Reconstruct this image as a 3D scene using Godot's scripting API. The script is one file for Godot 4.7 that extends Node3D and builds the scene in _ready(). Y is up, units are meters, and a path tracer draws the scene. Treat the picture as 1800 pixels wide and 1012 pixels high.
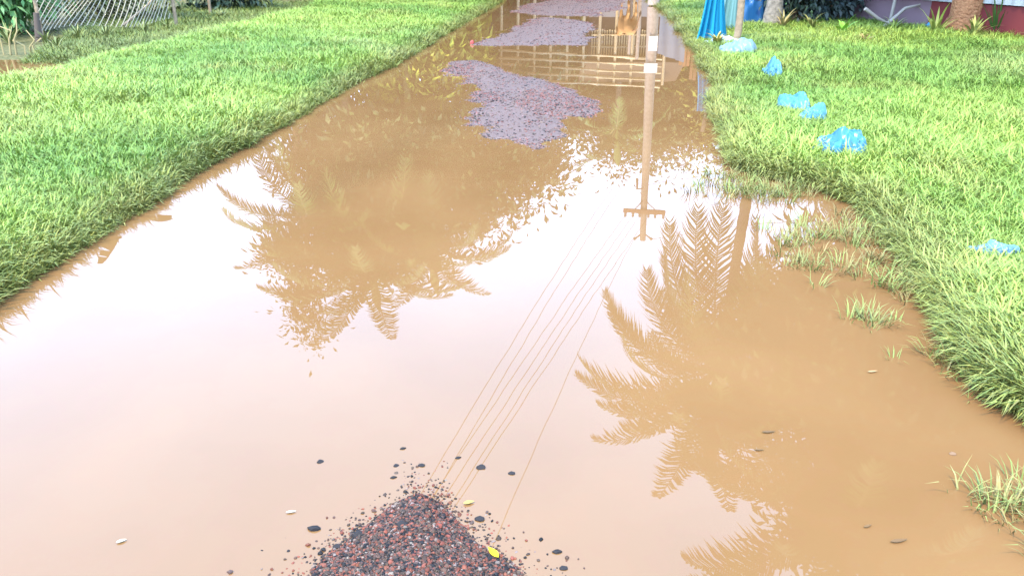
extends Node3D
# A flooded village lane: muddy water mirrors the trees, the pole and the sky.

var rng := RandomNumberGenerator.new()
var noise := FastNoiseLite.new()
var fine := FastNoiseLite.new()
var taken := {}
var M := {}

# ------------------------------------------------------------------ mesh builder
class MB:
	var v := PackedVector3Array()
	var n := PackedVector3Array()
	var c := PackedColorArray()
	var ix := PackedInt32Array()
	func tri(a: Vector3, b: Vector3, d: Vector3, col := Color.WHITE) -> void:
		var nn := (d - a).cross(b - a).normalized()
		var k := v.size()
		v.append(a); v.append(b); v.append(d)
		n.append(nn); n.append(nn); n.append(nn)
		c.append(col); c.append(col); c.append(col)
		ix.append(k); ix.append(k + 1); ix.append(k + 2)
	func quad(a: Vector3, b: Vector3, d: Vector3, e: Vector3, col := Color.WHITE) -> void:
		tri(a, b, d, col)
		tri(a, d, e, col)
	# outward-facing quad round a centre
	func out_quad(a: Vector3, b: Vector3, d: Vector3, e: Vector3, mid: Vector3, col := Color.WHITE) -> void:
		var nn := (d - a).cross(b - a)
		if nn.dot((a + d) * 0.5 - mid) < 0.0:
			quad(e, d, b, a, col)
		else:
			quad(a, b, d, e, col)
	func box(center: Vector3, size: Vector3, basis := Basis.IDENTITY, col := Color.WHITE) -> void:
		var p := []
		for i in 8:
			var s := Vector3((i & 1) - 0.5, ((i >> 1) & 1) - 0.5, ((i >> 2) & 1) - 0.5)
			p.append(center + basis * (s * size))
		for f in [[0, 1, 3, 2], [4, 5, 7, 6], [0, 1, 5, 4], [2, 3, 7, 6], [0, 2, 6, 4], [1, 3, 7, 5]]:
			out_quad(p[f[0]], p[f[1]], p[f[2]], p[f[3]], center, col)
	func tube(pts: Array, radii: Array, sides := 8, col := Color.WHITE, flat := 1.0, caps := true) -> void:
		var start := v.size()
		var m := pts.size()
		var side := Vector3.ZERO
		for i in m:
			var d: Vector3 = (pts[mini(i + 1, m - 1)] - pts[maxi(i - 1, 0)]).normalized()
			if i == 0:
				side = d.cross(Vector3.UP if absf(d.y) < 0.9 else Vector3.RIGHT).normalized()
			side = (side - d * side.dot(d)).normalized()
			var up := side.cross(d)
			for k in sides:
				var a := TAU * k / sides
				var o := side * cos(a) + up * (sin(a) * flat)
				v.append(pts[i] + o * radii[i])
				n.append(o.normalized())
				c.append(col)
		for i in m - 1:
			for k in sides:
				var a := start + i * sides + k
				var b := start + i * sides + (k + 1) % sides
				var d := a + sides
				var e := b + sides
				var nn := (v[d] - v[a]).cross(v[b] - v[a])
				if nn.dot(n[a]) >= 0.0:
					ix.append_array([a, b, d, b, e, d])
				else:
					ix.append_array([a, d, b, b, d, e])
		if caps:
			for q in [[0, 1], [m - 1, m - 2]]:
				var out: Vector3 = pts[q[0]] - pts[q[1]]
				for k in sides:
					var a := v[start + q[0] * sides + k]
					var b := v[start + q[0] * sides + (k + 1) % sides]
					if (b - pts[q[0]]).cross(a - pts[q[0]]).dot(out) >= 0.0:
						tri(pts[q[0]], a, b, col)
					else:
						tri(pts[q[0]], b, a, col)
	func grid(points: Array, cols: int, colors := []) -> void:
		# rows of Vector3, smooth normals
		var start := v.size()
		var rows := points.size() / cols
		for i in points.size():
			var r := i / cols
			var q := i % cols
			var dx: Vector3 = points[r * cols + mini(q + 1, cols - 1)] - points[r * cols + maxi(q - 1, 0)]
			var dz: Vector3 = points[mini(r + 1, rows - 1) * cols + q] - points[maxi(r - 1, 0) * cols + q]
			v.append(points[i])
			n.append(dz.cross(dx).normalized())
			c.append(colors[i] if colors.size() else Color.WHITE)
		for r in rows - 1:
			for q in cols - 1:
				var a := start + r * cols + q
				ix.append_array([a, a + 1, a + cols, a + 1, a + cols + 1, a + cols])
	func mesh() -> ArrayMesh:
		var arr := []
		arr.resize(Mesh.ARRAY_MAX)
		arr[Mesh.ARRAY_VERTEX] = v
		arr[Mesh.ARRAY_NORMAL] = n
		arr[Mesh.ARRAY_COLOR] = c
		arr[Mesh.ARRAY_INDEX] = ix
		var am := ArrayMesh.new()
		am.add_surface_from_arrays(Mesh.PRIMITIVE_TRIANGLES, arr)
		return am

# ------------------------------------------------------------------ nodes
func numbered(s: String) -> String:
	if not taken.has(s):
		taken[s] = 0
		return s
	taken[s] += 1
	return "%s_%03d" % [s, taken[s]]

func tag(o: Node3D, label: String, category: String, group := "") -> Node3D:
	o.set_meta("label", label)
	o.set_meta("category", category)
	if group != "":
		o.set_meta("group", group)
	return o

func thing(called: String, label: String, category: String, at: Vector3, group := "") -> Node3D:
	var o := Node3D.new()
	o.name = numbered(called)
	add_child(o)
	o.position = at
	return tag(o, label, category, group)

func put(called: String, mesh: Mesh, m: Material, parent: Node = null) -> MeshInstance3D:
	var o := MeshInstance3D.new()
	o.mesh = mesh
	o.material_override = m
	if parent == null:
		o.name = numbered(called)
		add_child(o)
	else:
		o.name = called
		parent.add_child(o, true)
	return o

func structure(called: String, mesh: Mesh, m: Material) -> MeshInstance3D:
	var o := put(called, mesh, m)
	o.set_meta("kind", "structure")
	return o

func scatter(called: String, mesh: Mesh, m: Material, xf: Array, cols: Array, parent: Node = null) -> MultiMeshInstance3D:
	var mm := MultiMesh.new()
	mm.transform_format = MultiMesh.TRANSFORM_3D
	mm.use_colors = true
	mm.mesh = mesh
	mm.instance_count = xf.size()
	for i in xf.size():
		mm.set_instance_transform(i, xf[i])
		mm.set_instance_color(i, cols[i])
	var o := MultiMeshInstance3D.new()
	o.multimesh = mm
	o.material_override = m
	o.set_meta("kind", "stuff")
	if parent == null:
		o.name = numbered(called)
		add_child(o)
	else:
		o.name = called
		parent.add_child(o, true)
	return o

func rf(a: float, b: float) -> float:
	return rng.randf_range(a, b)

func jit(c: Color, amount: float) -> Color:
	var k := 1.0 + rf(-amount, amount)
	return Color(c.r * k * (1.0 + rf(-amount, amount) * 0.4), c.g * k, c.b * k * (1.0 + rf(-amount, amount) * 0.4))

# ------------------------------------------------------------------ materials
func image_of(size: int, seed_: int, freq: float, octaves: int, lo: Color, hi: Color, speck := 0.0) -> ImageTexture:
	var f := FastNoiseLite.new()
	f.seed = seed_
	f.frequency = freq
	f.fractal_octaves = octaves
	var src := f.get_seamless_image(size, size)
	var img := Image.create(size, size, true, Image.FORMAT_RGB8)
	var r := RandomNumberGenerator.new()
	r.seed = seed_
	for y in size:
		for x in size:
			var t := clampf(src.get_pixel(x, y).r + r.randf_range(-speck, speck), 0.0, 1.0)
			img.set_pixel(x, y, lo.lerp(hi, t).linear_to_srgb())
	img.generate_mipmaps()
	return ImageTexture.create_from_image(img)

func ripple_texture() -> ImageTexture:
	var f := FastNoiseLite.new()
	f.seed = 77
	f.frequency = 0.02
	f.fractal_octaves = 3
	var img := f.get_seamless_image(512, 512)
	img.convert(Image.FORMAT_RGBA8)
	img.bump_map_to_normal_map(8.0)
	return ImageTexture.create_from_image(img)

func vmat(rough := 0.8, spec := 0.4, back := 0.0, metal := 0.0) -> StandardMaterial3D:
	var m := StandardMaterial3D.new()
	m.vertex_color_use_as_albedo = true
	m.roughness = rough
	m.metallic_specular = spec
	m.metallic = metal
	m.cull_mode = BaseMaterial3D.CULL_DISABLED
	if back > 0.0:
		m.backlight_enabled = true
		m.backlight = Color(back, back, back)
	return m

func tmat(tex: Texture2D, scale: float, rough: float, spec := 0.4, relief: Texture2D = null, relief_cm := 0.0) -> StandardMaterial3D:
	var m := StandardMaterial3D.new()
	m.albedo_texture = tex
	m.uv1_triplanar = true
	m.uv1_world_triplanar = true
	m.uv1_scale = Vector3(scale, scale, scale)
	m.roughness = rough
	m.metallic_specular = spec
	if relief:
		m.heightmap_enabled = true
		m.heightmap_texture = relief
		m.heightmap_scale = relief_cm
	return m

func make_materials() -> void:
	M.leaf = vmat(0.5, 0.4)
	M.grass = vmat(0.55, 0.35, 0.45)
	M.plain = vmat(0.85, 0.35)
	M.satin = vmat(0.5, 0.5)
	M.stone = vmat(0.6, 0.32)
	M.cloth = vmat(0.8, 0.3, 0.25)
	M.plastic = vmat(0.32, 0.5, 0.4)
	M.metal = vmat(0.45, 0.5, 0.0, 0.6)
	var bumps := image_of(512, 5, 0.03, 5, Color(0, 0, 0), Color(1, 1, 1), 0.08)
	M.bark = tmat(image_of(512, 11, 0.025, 5, Color(0.10, 0.06, 0.035), Color(0.42, 0.27, 0.16), 0.05), 1.2, 0.9, 0.3, bumps, 2.0)
	M.palm_bark = tmat(image_of(256, 12, 0.03, 4, Color(0.13, 0.11, 0.085), Color(0.36, 0.31, 0.25), 0.05), 1.5, 0.9, 0.3, bumps, 1.0)
	M.orange_bark = tmat(image_of(512, 13, 0.02, 5, Color(0.20, 0.075, 0.03), Color(0.55, 0.27, 0.13), 0.06), 1.6, 0.85, 0.35, bumps, 2.5)
	M.concrete = tmat(image_of(512, 14, 0.02, 5, Color(0.36, 0.28, 0.22), Color(0.52, 0.42, 0.34), 0.06), 1.0, 0.85, 0.35, bumps, 0.3)
	M.pale_bamboo = tmat(image_of(256, 25, 0.03, 4, Color(0.40, 0.29, 0.15), Color(0.72, 0.56, 0.34), 0.05), 2.0, 0.6, 0.45)
	M.bamboo = tmat(image_of(256, 15, 0.03, 4, Color(0.17, 0.12, 0.07), Color(0.34, 0.25, 0.155), 0.05), 2.0, 0.6, 0.45)
	M.soil = tmat(image_of(512, 16, 0.02, 5, Color(0.035, 0.045, 0.012), Color(0.13, 0.11, 0.045), 0.08), 0.8, 0.9, 0.3, bumps, 2.0)
	M.gravel = tmat(image_of(1024, 17, 0.09, 4, Color(0.055, 0.034, 0.027), Color(0.19, 0.12, 0.098), 0.16), 1.0, 0.5, 0.36, image_of(1024, 18, 0.12, 3, Color(0, 0, 0), Color(1, 1, 1), 0.1), 1.2)
	M.sand = tmat(image_of(512, 19, 0.03, 5, Color(0.36, 0.27, 0.20), Color(0.55, 0.44, 0.35), 0.08), 0.9, 0.9, 0.3)
	# turbid water: the suspended silt gives the colour, the surface mirrors
	var w := StandardMaterial3D.new()
	w.albedo_texture = image_of(1024, 21, 0.006, 5, Color(0.136, 0.070, 0.027), Color(0.164, 0.089, 0.036), 0.02)
	w.uv1_triplanar = true
	w.uv1_world_triplanar = true
	w.uv1_scale = Vector3(0.11, 0.11, 0.11)
	w.roughness = 0.0
	w.metallic_specular = 0.4
	w.normal_enabled = true
	w.normal_texture = ripple_texture()
	w.normal_scale = 0.002
	M.water = w

# ------------------------------------------------------------------ the lie of the land
const LEFT := [[3.0, -2.45], [-3.4, -2.4], [-4.4, -2.32], [-6.0, -2.19], [-8.6, -1.84], [-11.0, -1.50], [-18.6, -0.62], [-22.1, -0.28], [-30.0, 0.4]]
const RIGHT := [[3.0, 1.97], [-2.2, 1.93], [-2.4, 1.86], [-3.2, 1.90], [-3.8, 2.06], [-4.6, 2.14], [-5.0, 2.04], [-5.35, 1.74], [-5.6, 1.64], [-6.94, 1.86], [-9.8, 2.39], [-12.9, 2.79], [-17.2, 3.28], [-22.0, 3.55], [-30.0, 4.0]]
const BACK := [[3.0, -5.1], [-10.0, -4.98], [-13.3, -4.55], [-17.4, -4.1], [-21.0, -4.3], [-30.0, -4.6]]
const MID := [Vector2(-0.79, -10.84), Vector2(-0.53, -11.0), Vector2(-0.14, -10.24), Vector2(0.1, -9.57), Vector2(0.39, -9.17), Vector2(0.61, -8.62), Vector2(0.74, -8.04), Vector2(0.78, -7.56), Vector2(0.5, -7.05), Vector2(0.4, -6.5), Vector2(0.13, -6.15), Vector2(-0.09, -6.3), Vector2(-0.24, -6.82), Vector2(-0.36, -7.3), Vector2(-0.31, -7.84), Vector2(-0.41, -8.45), Vector2(-0.67, -9.57)]
const FAR_A := [Vector2(-0.54, -12.67), Vector2(0.0, -14.53), Vector2(0.16, -15.83), Vector2(0.7, -17.24), Vector2(1.55, -16.28), Vector2(1.34, -14.53), Vector2(1.36, -13.66), Vector2(1.05, -12.67), Vector2(0.26, -12.46)]
const FAR_B := [Vector2(0.06, -18.92), Vector2(0.42, -20.58), Vector2(1.64, -24.41), Vector2(2.83, -22.13), Vector2(2.56, -19.39), Vector2(1.66, -17.5), Vector2(0.71, -17.5), Vector2(0.15, -18.05)]

func along(table: Array, z: float) -> float:
	if z >= table[0][0]:
		return table[0][1]
	for i in table.size() - 1:
		if z >= table[i + 1][0]:
			var t: float = (z - table[i][0]) / (table[i + 1][0] - table[i][0])
			return lerpf(table[i][1], table[i + 1][1], t)
	return table[-1][1]

func bank_left(z: float) -> float:
	return along(LEFT, z) + noise.get_noise_2d(z * 60.0, 300.0) * 0.07

func bank_right(z: float) -> float:
	return along(RIGHT, z) + noise.get_noise_2d(z * 60.0, 900.0) * 0.12

func inside_distance(poly: Array, p: Vector2) -> float:
	var best := 1e9
	var k := poly.size()
	for i in k:
		var q := Geometry2D.get_closest_point_to_segment(p, poly[i], poly[(i + 1) % k])
		best = minf(best, p.distance_to(q))
	return best if Geometry2D.is_point_in_polygon(p, PackedVector2Array(poly)) else -best

func road_height(x: float, z: float) -> float:
	var h := -0.14
	var wide := 0.045 + 0.215 * pow(maxf(1.98 + z, 0.0) / 0.40, 1.25)
	if z > -2.4:
		var d := absf(x + 0.265) / maxf(wide, 0.02)
		var body := 0.055 * (1.0 - d) if wide > 0.0 else -0.14
		if z < -1.86:
			body = minf(body, 0.025 - 0.32 * Vector2(x + 0.265, z + 1.86).length())
		h = maxf(h, minf(body, 0.045))
	for q in [[MID, -11.6, -5.5], [FAR_A, -18.2, -11.8], [FAR_B, -25.0, -16.8]]:
		if z > q[1] and z < q[2]:
			h = maxf(h, clampf(inside_distance(q[0], Vector2(x, z)) * 0.09, -0.14, 0.03))
	if h > -0.13:
		h += fine.get_noise_2d(x * 40.0, z * 40.0) * 0.014 + noise.get_noise_2d(x * 90.0, z * 60.0) * 0.022
	return h

func land_height(x: float, z: float) -> float:
	var l := bank_left(z)
	var r := bank_right(z)
	var bumps := noise.get_noise_2d(x * 30.0, z * 30.0) * 0.03
	if x < l:
		var d := l - x
		var h := 0.08 * (1.0 - exp(-d / 0.28)) + 0.025 * minf(d, 3.0) + bumps * minf(d, 1.0)
		var back := x - along(BACK, z) + noise.get_noise_2d(z * 25.0, 50.0) * 0.2
		if back < 0.0 and z > -21.0:
			h = lerpf(h, lerpf(0.03, -0.08, smoothstep(-11.4, -10.2, z)) + bumps * 0.6, clampf(-back / 0.7, 0.0, 1.0))
			if x < -11.0:
				h = maxf(h, 0.1)
		return h
	if x > r:
		var d := x - r
		return 0.035 * (1.0 - exp(-d / 0.4)) + 0.018 * minf(d, 4.0) + bumps * minf(d, 1.0)
	var e := minf(x - l, r - x)
	if z < -24.5:
		return lerpf(-0.3, 0.12, clampf((-24.5 - z) / 1.0, 0.0, 1.0))
	return -0.35 * clampf(e / 0.6, 0.0, 1.0) - 0.005

func spaced(stops: Array) -> Array:
	# [[from, to, step], ...]
	var out := []
	for s in stops:
		var k := int(round(absf(s[1] - s[0]) / s[2]))
		for i in k:
			out.append(lerpf(s[0], s[1], float(i) / k))
	out.append(stops[-1][1])
	return out

func build_land() -> void:
	var xs := spaced([[-400.0, -40.0, 60.0], [-40.0, -10.0, 3.0], [-10.0, -3.2, 0.2], [-3.2, -0.2, 0.06], [-0.2, 1.4, 0.3], [1.4, 4.5, 0.06], [4.5, 12.0, 0.25], [12.0, 40.0, 4.0], [40.0, 400.0, 60.0]])
	var zs := spaced([[-400.0, -50.0, 50.0], [-50.0, -27.0, 2.3], [-27.0, -12.0, 0.25], [-12.0, -1.0, 0.1], [-1.0, 6.0, 0.4], [6.0, 40.0, 4.0], [40.0, 400.0, 60.0]])
	var pts := []
	for z in zs:
		for x in xs:
			pts.append(Vector3(x, land_height(x, z), z))
	var g := MB.new()
	g.grid(pts, xs.size())
	structure("ground", g.mesh(), M.soil)
	# the gravel road under the flood, showing where it humps above the water
	var rows := []
	var z := 0.4
	while z > -25.2:
		rows.append(z)
		z -= clampf(absf(z) * 0.008, 0.016, 0.09)
	pts = []
	var cols := 120
	rows.reverse()
	for zz in rows:
		var l := along(LEFT, zz) - 0.05
		var r := along(RIGHT, zz) + 0.05
		if zz > -2.6:
			l = -1.6
			r = 1.0
		for k in cols:
			var x := lerpf(l, r, float(k) / (cols - 1))
			pts.append(Vector3(x, road_height(x, zz), zz))
	g = MB.new()
	g.grid(pts, cols)
	structure("road", g.mesh(), M.gravel)
	# still flood water
	var wx := spaced([[-16.0, 12.0, 1.0]])
	var wz := spaced([[-25.6, 6.0, 1.0]])
	pts = []
	for q in wz:
		for x in wx:
			pts.append(Vector3(x, 0.0, q))
	g = MB.new()
	g.grid(pts, wx.size())
	structure("flood_water", g.mesh(), M.water)
	# pale sandy path turning off behind the pole
	pts = []
	for i in 9:
		for k in 15:
			var x := 3.75 + k * 0.34
			var q := -20.1 - i * 0.26 + sin(k * 0.7) * 0.12 - k * 0.03
			pts.append(Vector3(x, land_height(x, q) + 0.012 + (0.012 if i > 0 and i < 8 else -0.03), q))
	var rev := []
	for i in range(8, -1, -1):
		for k in 15:
			rev.append(pts[i * 15 + k])
	g = MB.new()
	g.grid(rev, 15)
	structure("path", g.mesh(), M.sand)

# ------------------------------------------------------------------ grass
func tuft_mesh(blades: int, spread: float, low: float, high: float, width: float, droop: float) -> ArrayMesh:
	var g := MB.new()
	for i in blades:
		var a := rf(0, TAU)
		var base := Vector3(cos(a), 0, sin(a)) * rf(0.0, spread)
		var b := a + rf(-0.9, 0.9)
		var lean := Vector3(cos(b), 0, sin(b))
		var side := Vector3(-sin(b), 0, cos(b)) * width * rf(0.7, 1.2)
		var tall := rf(low, high)
		var tilt := rf(0.15, 0.55)
		var bend := rf(0.3, 1.0) * droop
		var col := jit(Color(1, 1, 1), 0.22)
		var prev := base
		for s in 3:
			var t := (s + 1.0) / 3.0
			var ang := tilt + bend * t * t
			var p := prev + (lean * sin(ang) + Vector3.UP * cos(ang)) * (tall / 3.0)
			var wa := side * (1.0 - s * 0.22)
			var wb := side * (1.0 - (s + 1) * 0.22)
			if s < 2:
				g.quad(prev - wa, prev + wa, p + wb, p - wb, col)
			else:
				g.tri(prev - wa, prev + wa, p, col)
			prev = p
	return g.mesh()

func grass_color(x: float, z: float, d: float) -> Color:
	var k := noise.get_noise_2d(x * 22.0, z * 22.0) * 0.5 + 0.5
	var q := noise.get_noise_2d(x * 70.0 + 500.0, z * 70.0) * 0.5 + 0.5
	var col := Color(0.14, 0.235, 0.04).lerp(Color(0.235, 0.315, 0.054), smoothstep(0.25, 0.75, k))
	col = col.lerp(Color(0.24, 0.25, 0.06), smoothstep(0.58, 0.8, q) * 0.75)
	var worn := noise.get_noise_2d(x * 26.0 + 77.0, z * 26.0) * 0.5 + 0.5   # trodden, paler streaks
	col = col.lerp(Color(0.19, 0.24, 0.07), smoothstep(0.58, 0.75, worn) * 0.55)
	if x < along(BACK, z) - 0.15 and z > -21.0:   # rank olive growth on the low ground
		col = col.lerp(Color(0.12, 0.13, 0.035), 0.7)
	# dry, silt-stained fringe along the water's edge
	var fringe := 1.0 - smoothstep(0.0, 0.35, d + (q - 0.5) * 0.3)
	col = col.lerp(Color(0.19, 0.155, 0.05), fringe * 0.55)
	return jit(col, 0.3)

func sow(called: String, label: String, meshes: Array, count: int, region: Callable, sampler: Callable) -> void:
	var xf := []
	var co := []
	for m in meshes:
		xf.append([])
		co.append([])
	for i in count:
		var p: Vector2 = sampler.call()
		var d: float = region.call(p.x, p.y)
		if d < 0.0:
			continue
		var k := rng.randi() % meshes.size()
		var s := rf(0.65, 1.35) * (0.6 + 0.8 * (noise.get_noise_2d(p.x * 40.0, p.y * 40.0 + 99.0) * 0.5 + 0.5))
		var b := Basis(Vector3.UP, rf(0, TAU)).scaled(Vector3(s, s * rf(0.8, 1.15), s))
		xf[k].append(Transform3D(b, Vector3(p.x, land_height(p.x, p.y) - 0.012, p.y)))
		co[k].append(grass_color(p.x, p.y, d))
	# one object: copies of several tuft shapes under one node
	var root := thing(called, label, "grass", Vector3.ZERO)
	root.set_meta("kind", "stuff")
	for k in meshes.size():
		scatter("tufts", meshes[k], M.grass, xf[k], co[k], root)

func build_grass() -> void:
	var meshes := []
	for i in 4:
		meshes.append(tuft_mesh(17, 0.06, 0.06, 0.155, 0.0052, 1.5))
	var left_region := func(x: float, z: float) -> float:
		var d := bank_left(z) - x
		if d < -0.03:
			return -1.0
		var back := x - along(BACK, z) + noise.get_noise_2d(z * 25.0, 50.0) * 0.2
		if z > -21.0 and back < 0.0 and rng.randf() < clampf(-back * 2.5, 0.0, 0.62):
			return -1.0
		if z > -10.6 and back < -0.6:
			return -1.0
		return maxf(d, 0.0)
	var left_at := func() -> Vector2:
		var z := -3.0 - 23.0 * pow(rng.randf(), 1.55)
		var l := along(LEFT, z)
		return Vector2(rf(l - minf(1.2 + 0.42 * absf(z + 2.0), 7.0), l + 0.08), z)
	sow("grass", "lush lime green grass covering the left bank of the flooded lane", meshes, 96000, left_region, left_at)
	var long := []
	for i in 4:
		long.append(tuft_mesh(18, 0.065, 0.06, 0.17, 0.0046, 2.0))
	var right_region := func(x: float, z: float) -> float:
		var d := x - bank_right(z)
		return -1.0 if d < -0.02 else maxf(d, 0.0)
	var right_at := func() -> Vector2:
		var z := -2.1 - 20.0 * pow(rng.randf(), 1.6)
		var r := along(RIGHT, z)
		return Vector2(rf(r - 0.08, maxf(r + 0.9, 0.9 + absf(z) * 0.66)), z)
	sow("grass", "bright green grass field on the right side of the flooded lane", long, 96000, right_region, right_at)
	# drowned sprigs poking out of the shallow water on the right
	var sprig := [tuft_mesh(9, 0.05, 0.07, 0.17, 0.004, 1.6), tuft_mesh(7, 0.06, 0.06, 0.15, 0.004, 1.3)]
	var shallow := [[1.55, -4.95, 0.3, 0.22, 70], [1.62, -4.1, 0.2, 0.25, 40], [1.5, -3.75, 0.12, 0.2, 22], [1.52, -3.05, 0.09, 0.06, 12], [1.72, -2.72, 0.12, 0.12, 24], [1.84, -3.5, 0.16, 0.3, 60], [1.95, -4.2, 0.14, 0.3, 40], [1.46, -1.84, 0.12, 0.08, 34], [1.5, -1.66, 0.12, 0.06, 16], [1.85, -5.0, 0.3, 0.1, 40], [1.75, -2.5, 0.12, 0.12, 16], [1.5, -5.2, 0.3, 0.15, 26]]
	var xf := []
	var co := []
	for s in shallow:
		for i in s[4]:
			var p := Vector2(s[0] + rng.randfn(0, s[2] * 0.6), s[1] + rng.randfn(0, s[3] * 0.6))
			xf.append(Transform3D(Basis(Vector3.UP, rf(0, TAU)).scaled(Vector3.ONE * rf(0.5, 1.0)), Vector3(p.x, -0.03, p.y)))
			co.append(jit(Color(0.16, 0.22, 0.05).lerp(Color(0.22, 0.17, 0.06), rng.randf()), 0.2))
	var o := scatter("drowned_grass", sprig[0], M.grass, xf, co)
	tag(o, "sparse half drowned grass sprigs in the shallow brown water", "grass")

# ------------------------------------------------------------------ stones
func rock_mesh(seed_: int, flatness: float, detail := 1) -> ArrayMesh:
	var r := RandomNumberGenerator.new()
	r.seed = seed_
	var sp := SphereMesh.new()
	sp.radius = 0.5
	sp.height = 1.0
	sp.radial_segments = 7 + 3 * detail
	sp.rings = 3 + 2 * detail
	var a := sp.get_mesh_arrays()
	var vs: PackedVector3Array = a[Mesh.ARRAY_VERTEX]
	var f := FastNoiseLite.new()
	f.seed = seed_
	f.frequency = 0.9
	var planes := []
	for i in 7:
		planes.append([Vector3(r.randf_range(-1, 1), r.randf_range(-1, 1), r.randf_range(-1, 1)).normalized(), r.randf_range(0.28, 0.4)])
	for i in vs.size():
		var p := vs[i] * (1.0 + 0.5 * f.get_noise_3dv(vs[i]))
		for q in planes:
			var over: float = p.dot(q[0]) - q[1]
			if over > 0.0:
				p -= q[0] * over
		vs[i] = p * Vector3(1.15, flatness, 0.9)
	var idx: PackedInt32Array = a[Mesh.ARRAY_INDEX]
	var g := MB.new()
	for i in range(0, idx.size(), 3):
		if (vs[idx[i + 1]] - vs[idx[i]]).cross(vs[idx[i + 2]] - vs[idx[i]]).length() > 1e-7:
			g.tri(vs[idx[i]], vs[idx[i + 1]], vs[idx[i + 2]])
	return g.mesh()

func stone_color() -> Color:
	var k := rng.randf()
	if k < 0.24:
		return jit(Color(0.12, 0.036, 0.02), 0.35)
	if k < 0.5:
		return jit(Color(0.008, 0.007, 0.007), 0.4)
	if k < 0.57:
		return jit(Color(0.13, 0.095, 0.075), 0.25)
	return jit(Color(0.05, 0.029, 0.02), 0.4)

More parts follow.
